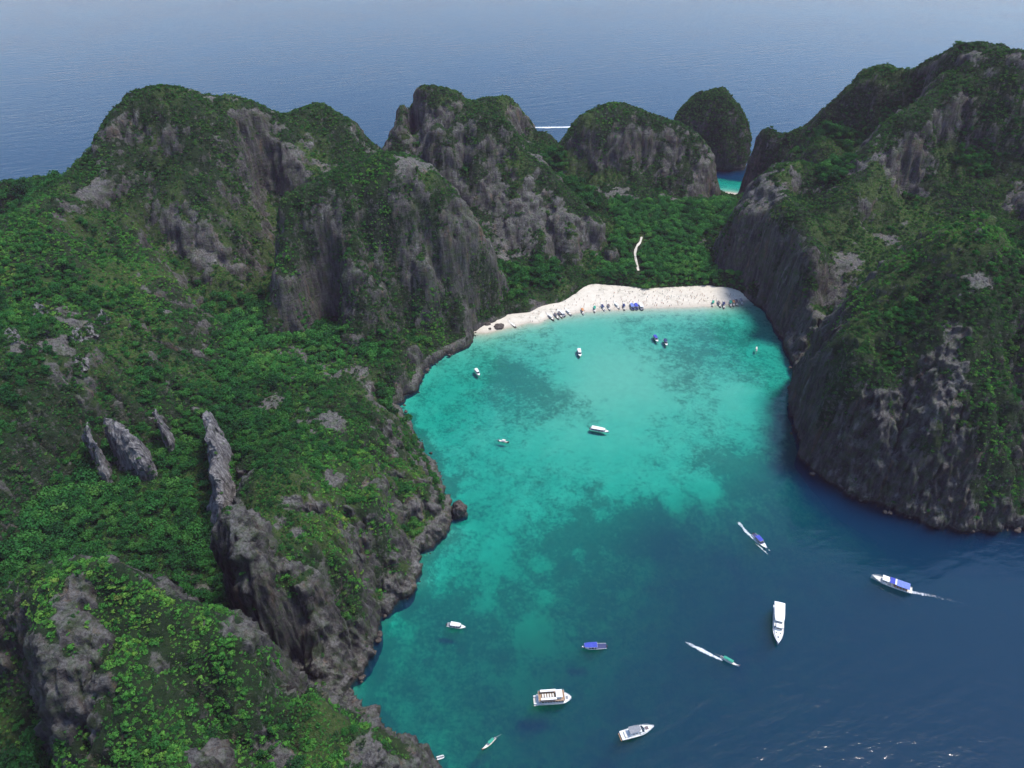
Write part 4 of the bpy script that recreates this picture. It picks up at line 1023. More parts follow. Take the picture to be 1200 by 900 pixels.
for i, (a, b, h_, w, lb) in enumerate([(118, 378, 9, 2.2, 'sharp limestone pinnacle, tallest of the spiky cluster on the green slope'), (104, 392, 7, 2.4, 'blunt limestone pinnacle in the middle of the spiky cluster'), (90, 398, 7, 2.2, 'leaning limestone pinnacle beside the blunt one in the spiky cluster'),
                                       (52, 372, 8, 2.0, 'lone limestone tooth poking through scrub above the spiky cluster'), (62, 395, 7, 2.6, 'low ridge-shaped limestone tooth below the lone one on the green slope'), (12, 400, 7, 2.6, 'grey limestone stub at the far side of the green slope'), (92, 432, 6, 2.0, 'small limestone stub downslope from the spiky cluster')]):
    p = hit(a, b); r_ = random.Random(i)
    an = r_.uniform(0.9, 1.9); L_ = r_.uniform(3.0, 6.0); dx, dy = math.cos(an) * L_, math.sin(an) * L_
    fin('limestone_pinnacle', [(p[0] + dx, p[1] + dy, p[2] + h_ * .6, w * .6), (p[0] + dx * .3, p[1] + dy * .3, p[2] + h_, w), (p[0] - dx * .4, p[1] - dy * .4, p[2] + h_ * .75, w), (p[0] - dx, p[1] - dy, p[2] + h_ * .3, w * .5)], w, 4, 10 + i,
        label=lb, cat='rock', group='pinnacles on the green slope')

fv = np.concatenate(FINV); gz_ = sample(H, fv[:, 0], fv[:, 1])
fk = (rg.rand(len(fv)) < 0.10 * sstep(9, 0, fv[:, 2] - gz_) + 0.012)
scatter('ledge_scrub', fv[fk][:, :2], fv[fk][:, 2], rg.uniform(0.5, 1.5, fk.sum()), SHRUBS, 0.3, ('green scrub rooted on the ledges of the rock fins', 'shrubs'))
def boulder(name, px, py, r, hgt, seed, **kw):
    x, y, _ = az(px, py, 0)
    bm = bmesh.new(); bmesh.ops.create_icosphere(bm, subdivisions=4, radius=1.0)
    V = np.array([v.co[:] for v in bm.verts]); s = seed * 5.1
    d = 1 + 0.30 * n3(V[:, 0] * 1.3 + s, V[:, 1] * 1.3, V[:, 2] * 1.1) + 0.18 * n3(V[:, 0] * 3.1, V[:, 1] * 3.1 + s, V[:, 2] * 2.2) + 0.08 * n3(V[:, 0] * 7, V[:, 1] * 7, V[:, 2] * 5 + s)
    V = V * d[:, None]; zz = V[:, 2]
    V[:, :2] *= (1 - 0.22 * np.exp(-((zz + 0.15) / 0.16) ** 2))[:, None]
    V = V * np.array((r, r * 0.85, hgt)) + np.array((0, 0, hgt * 0.25))
    for v, c in zip(bm.verts, V): v.co = c
    me = bpy.data.meshes.new(name); bm.to_mesh(me); bm.free()
    return add(name, me, MAT_SEAROCK, loc=(x, y, 0), **kw)
m = NT('wet_brown_rock'); p = m.pos(); st = m.noise(p, 0.8, 5, 0.7)
m.pbr(m.ramp(st, [(0.3, (0.030, 0.026, 0.024)), (0.55, (0.085, 0.070, 0.060)), (0.8, (0.17, 0.14, 0.12))]), 0.85, m.bump(st, 1.0, 0.8), 0.25); MAT_SEAROCK = m.m
boulder('boulder', 538, 602, 5.2, 7.0, 1, label='big dark boulder standing in the shallows off the cliff foot', cat='boulder')
boulder('boulder', 571, 381, 3.4, 2.0, 2, label='dark mossy boulder at the end of the beach under the cliff', cat='boulder')
boulder('boulder', 585, 383.5, 4.2, 1.8, 3, label='long low mossy boulder lying on the sand near the cliff', cat='boulder')
boulder('boulder', 574, 386, 1.6, 1.0, 6, label='small rock beside the mossy boulder at the end of the beach', cat='boulder')
boulder('boulder', 408, 813, 3.0, 2.2, 4, label='pale brown rock at the water line below the grassy knoll', cat='boulder')
boulder('boulder', 952, 556, 1.8, 1.0, 5, label='half sunken rock just off the dark cliff of the massif', cat='boulder')

# ---------------------------------------------------------------- sand path and clearing in the grove
def ribbon(name, pts, w, lift, mat):
    P_ = np.array(pts)[:, :2]; t = np.linspace(0, 1, len(P_)); ti = np.linspace(0, 1, 90)
    cx, cyy = np.interp(ti, t, P_[:, 0]), np.interp(ti, t, P_[:, 1])
    k = np.ones(9) / 9; cx = np.convolve(np.pad(cx, 4, 'edge'), k, 'valid'); cyy = np.convolve(np.pad(cyy, 4, 'edge'), k, 'valid')
    dx, dy = np.gradient(cx), np.gradient(cyy); L = np.hypot(dx, dy) + 1e-6
    V = []
    for j in np.linspace(-1, 1, 5):
        ww = w * (1 + 0.35 * n2(ti * 19 + 3, ti * 0 + j * .2))
        x, y = cx - dy / L * j * ww, cyy + dx / L * j * ww
        V.append(np.stack([x, y, sample(H, x, y) + lift], -1))
    V = np.array(V); n = len(ti)
    F = [(a * n + i, a * n + i + 1, (a + 1) * n + i + 1, (a + 1) * n + i) for a in range(4) for i in range(n - 1)]
    me = mesh_np(name, V.reshape(-1, 3), F)
    fattr(me, 'reef', np.zeros(len(V.reshape(-1, 3))))
    return add(name, me, mat, kind='structure')
ribbon('path', path_w, 1.05, 0.45, MAT_SAND)
for cx, cyy, r in clearings:
    a = np.linspace(0, 6.283, 40, endpoint=False); V = [(cx, cyy)]
    for q in (0.5, 1.0):
        for t in a: V.append((cx + r * q * math.cos(t) * (1 + .2 * math.sin(3 * t)), cyy + r * q * math.sin(t) * (1 + .2 * math.sin(3 * t))))
    V = np.array(V); z_ = np.maximum(sample(H, V[:, 0], V[:, 1]), bed(V[:, 0], V[:, 1])) + 0.12
    F = [(0, 1 + i, 1 + (i + 1) % 40, 1 + (i + 1) % 40) for i in range(40)]
    bm = bmesh.new(); vs = [bm.verts.new((*v, z)) for v, z in zip(V, z_)]
    for i in range(40):
        j = (i + 1) % 40; bm.faces.new((vs[0], vs[1 + i], vs[1 + j])); bm.faces.new((vs[1 + i], vs[41 + i], vs[41 + j], vs[1 + j]))
    me = bpy.data.meshes.new('sand_clearing'); bm.to_mesh(me); bm.free(); fattr(me, 'reef', np.zeros(len(V)))
    add('sand_clearing', me, MAT_SAND, kind='structure')

# ---------------------------------------------------------------- fallen blocks at the foot of the cliffs
bm = bmesh.new(); rr = random.Random(3); ico = []
base_ico = bmesh.new(); bmesh.ops.create_icosphere(base_ico, subdivisions=2, radius=1.0)
bi_v = np.array([v.co[:] for v in base_ico.verts]); bi_f = [[v.index for v in f_.verts] for f_ in base_ico.faces]; base_ico.free()
RV, RF = [], []
for si in list(range(0, 16)) + list(range(29, 42)):
    a, b = shore[si], shore[si + 1]; L = math.hypot(*(b - a))
    for k in range(int(L / 3.0)):
        if rr.random() < 0.45: continue
        q = a + (b - a) * rr.random(); nrm = np.array((b[1] - a[1], a[0] - b[0])) / L
        s = 0.4 + 1.5 * rr.random() ** 2.5; off_ = rr.uniform(-1.0, 3.0)
        for sg in (1, -1):
            c = q + nrm * off_ * sg
            if sample(SD, c[0], c[1]) < 1.0: break
        d = 1 + 0.35 * n3(bi_v[:, 0] * 1.4 + q[0], bi_v[:, 1] * 1.4 + q[1], bi_v[:, 2] * 1.4 + k)
        V = bi_v * d[:, None] * np.array((s, s * rr.uniform(.6, 1), s * rr.uniform(.5, .9))) + np.array((c[0], c[1], s * rr.uniform(-.2, .15)))
        RF += [[i + len(RV) for i in f_] for f_ in bi_f]; RV += list(map(tuple, V))
me = mesh_np('shore_rubble', np.array(RV), np.array(RF), False)
add('shore_rubble', me, MAT_SEAROCK, kind='stuff', label='broken brown rocks along the foot of the cliffs', cat='rocks')
# ---------------------------------------------------------------- boats
def paint(name, c, rough=0.35, wear=0.12, spec=0.5):
    m = NT(name); p = m.n('TexCoord').outputs['Object']
    d = tuple(q * (1 - wear * 2.2) * 0.9 for q in c)
    n1 = m.noise(p, 1.3, 4, 0.6)
    m.pbr(m.mix(m.mapr(n1, 0.35, 0.75), c, d), m.mapr(n1, 0.3, 0.7, rough, min(1, rough + 0.25)), None, spec); return m.m
PT = {k: paint('paint_' + k, *v) for k, v in {
    'white': ((0.80, 0.80, 0.78),), 'cream': ((0.72, 0.68, 0.60),), 'blue': ((0.045, 0.07, 0.42), 0.7), 'lightblue': ((0.16, 0.22, 0.55), 0.7), 'navy': ((0.025, 0.035, 0.12),),
    'green': ((0.03, 0.30, 0.20), 0.75), 'orange': ((0.55, 0.24, 0.09), 0.6), 'wood': ((0.20, 0.11, 0.055), 0.7, 0.25), 'darkwood': ((0.075, 0.045, 0.03), 0.75, 0.25), 'grey': ((0.22, 0.23, 0.25), 0.6),
    'dark': ((0.03, 0.03, 0.035), 0.4), 'red': ((0.42, 0.05, 0.04), 0.5), 'teak': ((0.36, 0.22, 0.12), 0.7), 'canvas': ((0.16, 0.13, 0.13), 0.9), 'steel': ((0.5, 0.5, 0.52), 0.3)}.items()}
m = NT('tinted_glass'); m.pbr((0.02, 0.03, 0.04), 0.08, None, 0.8); PT['glass'] = m.m

def bm_obj(name, bm, mat, parent, smooth=False):
    bmesh.ops.recalc_face_normals(bm, faces=bm.faces[:])
    for f_ in bm.faces: f_.smooth = smooth
    me = bpy.data.meshes.new(name); bm.to_mesh(me); bm.free()
    return add(name, me, PT[mat] if isinstance(mat, str) else mat, parent=parent)
def loft(secs, cap=True):
    """secs: list of equal-length point rings"""
    bm = bmesh.new(); R_ = [[bm.verts.new(p) for p in s] for s in secs]; n = len(secs[0])
    for a, b in zip(R_[:-1], R_[1:]):
        for i in range(n):
            q = [a[i], a[(i + 1) % n], b[(i + 1) % n], b[i]]
            try: bm.faces.new(q)
            except ValueError: pass
    if cap:
        for r_ in (R_[0], R_[-1]):
            try: bm.faces.new(r_)
            except ValueError: pass
    return bm
def bbox(x0, x1, y0, y1, z0, z1, bev=0.0, top=1.0):
    bm = bmesh.new(); cx, cyy = (x0 + x1) / 2, (y0 + y1) / 2
    v = [bm.verts.new(p) for p in [(x0, y0, z0), (x1, y0, z0), (x1, y1, z0), (x0, y1, z0)] + [(cx + (a - cx) * top, cyy + (b - cyy) * top, z1) for a, b in ((x0, y0), (x1, y0), (x1, y1), (x0, y1))]]
    for q in ((0, 3, 2, 1), (4, 5, 6, 7), (0, 1, 5, 4), (1, 2, 6, 5), (2, 3, 7, 6), (3, 0, 4, 7)): bm.faces.new([v[i] for i in q])
    if bev: bmesh.ops.bevel(bm, geom=bm.edges[:], offset=bev, segments=2, affect='EDGES', profile=0.6)
    return bm
def tube(p, q, r, n=6):
    p, q = Vector(p), Vector(q); ax = (q - p).normalized(); s = ax.orthogonal().normalized(); t = ax.cross(s)
    return loft([[c + (s * math.cos(6.283 * i / n) + t * math.sin(6.283 * i / n)) * r for i in range(n)] for c in (p, q)])
def outline(L, B, bow=0.35, stern=0.85, n=16, pw=2.0):
    """half breadth along the hull: stern at -L/2, bow at +L/2"""
    o = []
    for i in range(n + 1):
        t = i / n; x = -L / 2 + L * t
        if t < 1 - bow: b = stern + (1 - stern) * math.sin(min(1, t / 0.45) * math.pi / 2)
        else: b = max(0.0, 1 - ((t - (1 - bow)) / bow) ** pw)
        o.append((x, b * B / 2))
    return o
def hull_bm(L, B, D, draft, bow=0.35, stern=0.85, sheer=0.35, flare=0.75, pw=2.0, deck_drop=0.25, upsweep=0.0):
    """open hull with thickness: outer skin, gunwale and sunken sole"""
    O = outline(L, B, bow, stern, 18, pw); S = []
    for i, (x, b) in enumerate(O):
        t = i / (len(O) - 1); b = max(b, 0.03)
        zt = D + sheer * D * max(0, (t - 0.45) / 0.55) ** 2 + upsweep * max(0, (t - 0.72) / 0.28) ** 2.2
        k = -draft * (1 - max(0, (t - 0.75) / 0.25) ** 2) + upsweep * 0.75 * max(0, (t - 0.80) / 0.2) ** 2
        zi = max(zt - deck_drop, k + 0.12)
        bi = max(0.015, b - 0.10)
        S.append([(x, 0, k), (x, b * flare * .8, k + (zt - k) * .35), (x, b * .97, k + (zt - k) * .72), (x, b, zt), (x, bi, zt), (x, bi * .97, zi), (x, 0, zi + .02), (x, -bi * .97, zi), (x, -bi, zt), (x, -b, zt), (x, -b * .97, k + (zt - k) * .72), (x, -b * flare * .8, k + (zt - k) * .35)])
    return loft(S)
def canopy_bm(x0, x1, w0, w1, z, th=0.08, crown=0.14, nose=0.0):
    S = []
    for i in range(7):
        t = i / 6; x = x0 + (x1 - x0) * t; w = (w0 + (w1 - w0) * t) / 2 * (1 - nose * max(0, (t - 0.6) / 0.4) ** 2)
        top = [(x, w * math.cos(a), z + crown * math.sin(a)) for a in np.linspace(0, math.pi, 9)]
        bot = [(x, w * math.cos(a) * 0.98, z - th + crown * 0.9 * math.sin(a)) for a in np.linspace(math.pi, 0, 9)]
        S.append(top + bot)
    return loft(S)
def outboard(parent, x, y, z, s=1.0):
    bm = bbox(x - .55 * s, x, y - .2 * s, y + .2 * s, z + .1, z + .75 * s, 0.08)
    o = bm_obj('outboard_engine', bm, 'dark', parent)
    bm_obj('engine_leg', bbox(x - .35 * s, x - .12 * s, y - .06, y + .06, z - .9, z + .12), 'grey', o)
def placed(px0, px1, name, label, cat='boat', group=None, z=0.0):
    """boat thing from the bearings of its stern and bow on the water"""
    a, b = np.array(az(*px0)), np.array(az(*px1)); c = (a + b) / 2
    L = float(np.linalg.norm(b - a)); h = math.atan2(b[1] - a[1], b[0] - a[0])
    return add(name, None, loc=(c[0], c[1], z), rot=(0, 0, h), label=label, cat=cat, group=group), L
def speedboat(px0, px1, label, hull='white', top='white', group=None, cov=(-0.36, 0.16), engines=2, Lf=None, z=0.0, beamk=0.27):
    o, L = placed(px0, px1, 'speedboat', label, 'speedboat', group, z)
    if Lf: L = Lf
    B = max(2.4, min(3.6, L * beamk)); D = 0.95
    bm_obj('hull', hull_bm(L, B, D, 0.35, 0.42, 0.9, 0.45, 0.72, 2.2, 0.45), hull, o, False)
    st = hull_bm(L * 0.996, B + .05, D - .18, -0.42, 0.42, 0.9, 0.55, 0.98, 2.2, 0.02)
    bm_obj('rub_rail', st, 'navy' if top != 'white' else 'grey', o)
    bm_obj('foredeck', loft([[(x, w, zz), (x, -w, zz), (x, -w, zz - .08), (x, w, zz - .08)] for x, w, zz in ((L * .20, B * .44, D + .10), (L * .30, B * .38, D + .20), (L * .40, B * .22, D + .30), (L * .475, B * .04, D + .36))]), hull, o)
    x0, x1 = L * cov[0], L * cov[1]
    ct = bm_obj('canopy', canopy_bm(x0, x1, B * .92, B * .86, D + 1.45, .1, .16, .25), top, o)
    bm_obj('canopy_trim', canopy_bm(x0 - .06, x1 + .06, B * .94, B * .88, D + 1.40, .05, .12, .25), 'white', ct)
    for sx in (x0 + .25, (x0 + x1) / 2, x1 - .4):
        for sy in (-1, 1): bm_obj('canopy_post', tube((sx, sy * B * .40, D - .3), (sx, sy * B * .40, D + 1.42), .045), 'steel', o)
    bm_obj('windscreen', loft([[(x1 + .1, -B * .38, D + .1), (x1 + .45, 0, D + .1), (x1 + .1, B * .38, D + .1)], [(x1 - .35, -B * .34, D + .95), (x1 - .05, 0, D + .95), (x1 - .35, B * .34, D + .95)]], False), 'glass', o)
    for k in range(3):
        bx = x0 + (x1 - x0) * (0.18 + 0.26 * k)
        bm_obj('bench_seat', bbox(bx, bx + .55, -B * .38, B * .38, D - .35, D + .1, .04), 'cream', o)
    for e in range(engines): outboard(o, -L / 2, (e - (engines - 1) / 2) * .6, .25)
    return o
def longtail(px0, px1, label, hull='wood', top='canvas', group=None, Lf=None, z=0.0, cov=(-0.22, 0.16), canopy=True):
    o, L = placed(px0, px1, 'longtail_boat', label, 'longtail boat', group, z)
    if Lf: L = Lf
    B = min(2.1, max(1.3, L * 0.18)); D = 0.62
    hb = bm_obj('hull', hull_bm(L, B, D, 0.3, 0.55, 0.55, 0.5, 0.8, 1.7, 0.3, 0.9), hull, o)
    bm_obj('gunwale', hull_bm(L * .985, B + .06, D + .03, -0.5, 0.55, 0.55, 0.5, 0.99, 1.7, 0.04, 0.9), 'cream', hb)
    bm_obj('bow_post', tube((L * .47, 0, D + .6), (L * .53, 0, D + 1.7), .07), hull, o)
    bm_obj('bow_ribbon', tube((L * .492, 0, D + 1.0), (L * .507, 0, D + 1.3), .13), 'red', o)
    for k in range(4):
        bx = L * (-.2 + .12 * k); bm_obj('bench_seat', bbox(bx, bx + .3, -B * .42, B * .42, D - .15, D - .07), 'teak', o)
    if canopy:
        x0, x1 = L * cov[0], L * cov[1]
        bm_obj('canopy', canopy_bm(x0, x1, B * .95, B * .95, D + 1.25, .05, .22), top, o)
        for sx in (x0 + .15, x1 - .15):
            for sy in (-1, 1): bm_obj('canopy_post', tube((sx, sy * B * .42, D - .1), (sx, sy * B * .42, D + 1.27), .03), 'wood', o)
    en = bm_obj('engine', bbox(-L * .47, -L * .47 + .9, -.3, .3, D + .05, D + .65, .06), 'grey', o)
    bm_obj('propeller_shaft', tube((-L * .47, 0, D + .3), (-L * .47 - 3.2, .3, -.15), .04), 'steel', en)
    return o
def rows_of_windows(o, x0, x1, y, z0, z1, n, gap=0.18, mat='glass'):
    w = (x1 - x0) / n
    for s in (-1, 1):
        for k in range(n): bm_obj('window', bbox(x0 + w * k + gap / 2, x0 + w * (k + 1) - gap / 2, s * y - .025, s * y + .025, z0, z1), mat, o)
def rail(o, pts, h=0.8):
    bm = bmesh.new()
    for a, b in zip(pts[:-1], pts[1:]):
        a, b = Vector(a), Vector(b)
        for p, q in ((a + Vector((0, 0, h)), b + Vector((0, 0, h))), (a + Vector((0, 0, h * .5)), b + Vector((0, 0, h * .5))), (a, a + Vector((0, 0, h)))):
            t = tube(p, q, .03, 4); me = bpy.data.meshes.new('r'); t.to_mesh(me); t.free(); bm.from_mesh(me); bpy.data.meshes.remove(me)
    bm_obj('railing', bm, 'steel', o)

# boats lying in the lagoon
speedboat((556, 432), (563, 443), 'white speedboat with rounded white roof floating off the rocky point', Lf=9.5)
speedboat((677.5, 408), (680.5, 421), 'white-roofed speedboat alone on the pale sandbank, bow to the open sea', Lf=11)
speedboat((692, 503), (713, 507), 'long white tour boat with full-length white roof over pale sand', cov=(-.42, .28), Lf=13)
longtail((583, 516.5), (597, 519.5), 'small dark wooden longtail with pale canopy over the reef edge', 'darkwood', 'cream', Lf=8, cov=(-.1, .2))
speedboat((765, 392), (772, 404), 'speedboat with bright blue canopy, blunt stern to the beach', top='blue', Lf=10)
speedboat((778, 397), (782, 408), 'speedboat with dark canopy beside the blue-topped one', top='navy', Lf=9.5)
longtail((886, 415), (886.5, 405), 'little grey boat near the massif cliff foot', 'grey', 'cream', Lf=6.5)
speedboat((524, 733), (546, 736.5), 'white speedboat with flat white roof over dark green water, stern engines', cov=(-.30, .22))
speedboat((710.5, 758), (681.5, 759.5), 'open white speedboat under a long blue canopy, deep teal water around', top='blue', cov=(-.12, .40))
longtail((579, 867), (567, 878), 'orange longtail with green canopy off the grassy knoll', 'orange', 'green', Lf=8.2, cov=(-.32, .05))
# boats under way
sb_run = speedboat((876, 619), (905, 652), 'purple-blue topped speedboat racing with a straight white wake', top='blue', Lf=11.8, cov=(-.25, .12), engines=3)
lt_run = longtail((846, 771), (864, 781), 'green-canopied longtail with white bow running with a thin white wake', 'white', 'green', Lf=9.5, cov=(-.34, .18))

# big blue-topped boat
o, L = placed((1068, 694), (1020, 677), 'tour_boat', 'big tour boat with two blue awnings and white wheelhouse, trailing a faint wake', 'tour boat')
B, D = 5.0, 1.5
bm_obj('hull', hull_bm(L, B, D, .6, .38, .88, .75, .78, 1.8, .5), 'white', o)
bm_obj('rub_rail', hull_bm(L * .998, B + .06, D - .35, -.75, .38, .88, .9, .98, 1.8, .02), 'cream', o)
bm_obj('deck', bbox(-L * .47, L * .22, -B * .41, B * .41, D - .52, D - .42), 'teak', o)
w = bm_obj('wheelhouse', bbox(L * .10, L * .22, -B * .34, B * .34, D - .4, D + 1.9, .12, .9), 'white', o)
rows_of_windows(w, L * .11, L * .21, B * .335, D + .8, D + 1.5, 3)
bm_obj('window', bbox(L * .215, L * .222, -B * .28, B * .28, D + .8, D + 1.5), 'glass', w)
bm_obj('roof', bbox(L * .07, L * .24, -B * .38, B * .38, D + 1.92, D + 2.1, .05), 'white', w)
bm_obj('front_awning', canopy_bm(-L * .06, L * .06, B * .86, B * .86, D + 2.2, .08, .2), 'blue', o)
bm_obj('rear_awning', canopy_bm(-L * .42, -L * .11, B * .95, B * .95, D + 2.0, .08, .25), 'lightblue', o)
bm_obj('upper_deck', bbox(-L * .105, -L * .065, -B * .42, B * .42, D + 2.0, D + 2.2, .04), 'white', o)
for sx in (-.41, -.27, -.12, .05):
    for sy in (-1, 1): bm_obj('awning_post', tube((L * sx, sy * B * .42, D - .45), (L * sx, sy * B * .42, D + 2.1), .05), 'steel', o)
for k in range(5): bm_obj('bench_seat', bbox(-L * .39 + k * 1.5, -L * .39 + k * 1.5 + .5, -B * .36, B * .36, D - .42, D + .1, .04), 'orange', o)
rail(o, [(L * .22, -B * .46, D + .15), (L * .34, -B * .33, D + .55), (L * .47, 0, D + 1.05), (L * .34, B * .33, D + .55), (L * .22, B * .46, D + .15)])
bm_obj('hatch', bbox(L * .27, L * .33, -.6, .6, D - .2, D + .35, .05), 'white', o)

# white cruiser with the long flat roof
o, L = placed((911.5, 712), (911, 757), 'cruiser', 'white motor cruiser with a long flat white roof, bow away from the beach', 'cruiser')
B, D = 5.4, 1.5
bm_obj('hull', hull_bm(L, B, D, .6, .42, .92, .6, .8, 2.2, .3), 'white', o)
bm_obj('rub_rail', hull_bm(L * .998, B + .05, D - .4, -.7, .42, .92, .75, .98, 2.2, .02), 'navy', o)
s = bm_obj('saloon', bbox(-L * .44, L * .10, -B * .40, B * .40, D - .3, D + 1.8, .1, .95), 'white', o)
rows_of_windows(s, -L * .40, L * .08, B * .395, D + .6, D + 1.3, 7)
bm_obj('roof', canopy_bm(-L * .48, L * .03, B * .98, B * .92, D + 3.6, .14, .12, .2), 'white', o)
bm_obj('upper_deck', bbox(-L * .46, L * .12, -B * .45, B * .45, D + 1.83, D + 1.97, .05), 'cream', o)
for sx in (-.45, -.25, -.05):
    for sy in (-1, 1): bm_obj('roof_post', tube((L * sx, sy * B * .42, D + 1.95), (L * sx, sy * B * .42, D + 3.6), .06), 'steel', o)
h = bm_obj('pilothouse', bbox(L * .05, L * .17, -B * .32, B * .32, D + .1, D + 2.7, .15, .85), 'white', o)
bm_obj('window', bbox(L * .162, L * .172, -B * .24, B * .24, D + 1.5, D + 2.2), 'glass', h)
for sy in (-1, 1): bm_obj('window', bbox(L * .07, L * .14, sy * B * .30 - .03, sy * B * .30 + .03, D + 1.5, D + 2.2), 'glass', h)
for hx, hy in ((.22, -.18), (.22, .18), (.32, 0)): bm_obj('hatch', bbox(L * hx, L * hx + .9, hy * B - .35, hy * B + .35, D + .05, D + .55 + hx, .05), 'grey', o)
bm_obj('fore_cabin', loft([[(x, wd, D + a), (x, -wd, D + a), (x, -wd, D - .2), (x, wd, D - .2)] for x, wd, a in ((L * .15, B * .36, .7), (L * .27, B * .30, .62), (L * .36, B * .18, .5), (L * .40, B * .08, .4))]), 'white', o)
rail(o, [(L * .12, -B * .46, D + .2), (L * .3, -B * .36, D + .5), (L * .48, 0, D + .9), (L * .3, B * .36, D + .5), (L * .12, B * .46, D + .2)])

# dive boat with stern platform
o, L = placed((627, 822), (671, 819), 'dive_boat', 'white double-decked dive boat with a stern platform and rows of dark windows', 'dive boat')
B, D = 5.6, 1.5
bm_obj('hull', hull_bm(L * .93, B, D, .6, .30, .95, .45, .85, 2.6, .3), 'white', o)
bm_obj('stern_platform', bbox(-L * .54, -L * .455, -B * .45, B * .45, .35, .55, .04), 'cream', o)
for sy in (-1, 1): bm_obj('stern_ladder', bbox(-L * .535, -L * .46, sy * B * .33 - .3, sy * B * .33 + .3, .56, 1.5, .05), 'white', o)
s = bm_obj('main_cabin', bbox(-L * .36, L * .26, -B * .42, B * .42, D - .25, D + 2.0, .1, .96), 'white', o)
rows_of_windows(s, -L * .34, L * .24, B * .415, D + .7, D + 1.5, 8, .3)
bm_obj('upper_deck', bbox(-L * .42, L * .28, -B * .47, B * .47, D + 2.03, D + 2.2, .05), 'teak', o)
bm_obj('bridge', bbox(L * .06, L * .20, -B * .30, B * .30, D + 2.2, D + 4.0, .12, .88), 'white', o)
bm_obj('bridge_window', bbox(L * .185, L * .205, -B * .24, B * .24, D + 3.0, D + 3.6), 'glass', o)
bm_obj('bridge_roof', bbox(L * .04, L * .21, -B * .34, B * .34, D + 4.02, D + 4.16, .04), 'white', o)
for sy in (-1, 1): bm_obj('side_awning', bbox(-L * .36, L * .05, sy * B * .36 - .75, sy * B * .36 + .35, D + 3.9, D + 4.0, .03), 'white', o)
for k in range(5): bm_obj('deck_bench', bbox(-L * .32 + k * 1.2, -L * .32 + k * 1.2 + .75, -.9, .9, D + 2.2, D + 2.9, .06), 'cream', o)
for sx in (-.35, -.22, -.1, .03):
    for sy in (-1, 1): bm_obj('awning_post', tube((L * sx, sy * B * .42, D + 2.2), (L * sx, sy * B * .42, D + 3.95), .05), 'steel', o)
rail(o, [(-L * .42, -B * .46, D + 2.2), (L * .27, -B * .46, D + 2.2), (L * .27, B * .46, D + 2.2), (-L * .42, B * .46, D + 2.2), (-L * .42, -B * .46, D + 2.2)])
bm_obj('mast', tube((L * .12, 0, D + 4.1), (L * .12, 0, D + 6.2), .07), 'steel', o)
bm_obj('hatch', bbox(L * .32, L * .37, -.7, .7, D, D + .45, .05), 'grey', o)

# motor yacht
o, L = placed((727.5, 864), (766, 853), 'motor_yacht', 'sleek white motor yacht with grey hardtop and raked dark windscreen', 'motor yacht')
B, D = 4.6, 1.4
bm_obj('hull', hull_bm(L, B, D, .5, .48, .92, .5, .8, 2.0, .3), 'white', o)
bm_obj('rub_rail', hull_bm(L * .998, B + .04, D - .45, -.7, .48, .92, .7, .98, 2.0, .02), 'grey', o)
bm_obj('foredeck', loft([[(x, wd, D + a), (x, -wd, D + a), (x, -wd, D - .2), (x, wd, D - .2)] for x, wd, a in ((L * .05, B * .42, .45), (L * .2, B * .36, .42), (L * .33, B * .24, .42), (L * .45, B * .07, .45))]), 'white', o)
s = bm_obj('cabin', bbox(-L * .25, L * .12, -B * .36, B * .36, D - .2, D + 1.55, .15, .85), 'white', o)
rows_of_windows(s, -L * .2, L * .07, B * .335, D + .65, D + 1.15, 3, .25)
bm_obj('windscreen', loft([[(L * .17, -B * .33, D + .45), (L * .21, 0, D + .45), (L * .17, B * .33, D + .45)], [(L * .08, -B * .29, D + 1.5), (L * .11, 0, D + 1.5), (L * .08, B * .29, D + 1.5)]], False), 'glass', o)
bm_obj('hardtop', canopy_bm(-L * .27, L * .06, B * .76, B * .66, D + 2.5, .12, .14, .2), 'grey', o)
for sx in (-.25, .03):
    for sy in (-1, 1): bm_obj('hardtop_post', tube((L * sx, sy * B * .32, D + 1.3), (L * sx, sy * B * .32, D + 2.5), .07), 'white', o)
bm_obj('cockpit_seat', bbox(-L * .40, -L * .34, -B * .34, B * .34, D - .3, D + .35, .08), 'cream', o)
bm_obj('sun_pad', bbox(L * .22, L * .32, -B * .17, B * .17, D + .42, D + .56, .05), 'canvas', o)
bm_obj('swim_platform', bbox(-L * .54, -L * .495, -B * .40, B * .40, .3, .42, .04), 'teak', o)
rail(o, [(L * .1, -B * .46, D + .2), (L * .3, -B * .34, D + .45), (L * .48, 0, D + .75), (L * .3, B * .34, D + .45), (L * .1, B * .46, D + .2)], .6)

# inflatable dinghy
o, L = placed((512.5, 889), (519.5, 887), 'dinghy', 'tiny white inflatable dinghy below the grassy knoll', 'dinghy'); L = 3.4
for sy in (-1, 1): bm_obj('side_tube', loft([[(x, sy * (.62 - max(0, x - .9) ** 2 * .55) + .24 * math.cos(a), .28 + .24 * math.sin(a) + max(0, x) ** 2 * .05) for a in np.linspace(0, 6.283, 9)[:-1]] for x in np.linspace(-L / 2, L / 2, 9)]), 'white', o, True)
bm_obj('floor', bbox(-L / 2 + .2, L * .38, -.5, .5, .08, .16), 'grey', o)
bm_obj('transom', bbox(-L / 2 + .25, -L / 2 + .33, -.5, .5, .1, .6), 'cream', o)
outboard(o, -L / 2 + .25, 0, .3, .7)

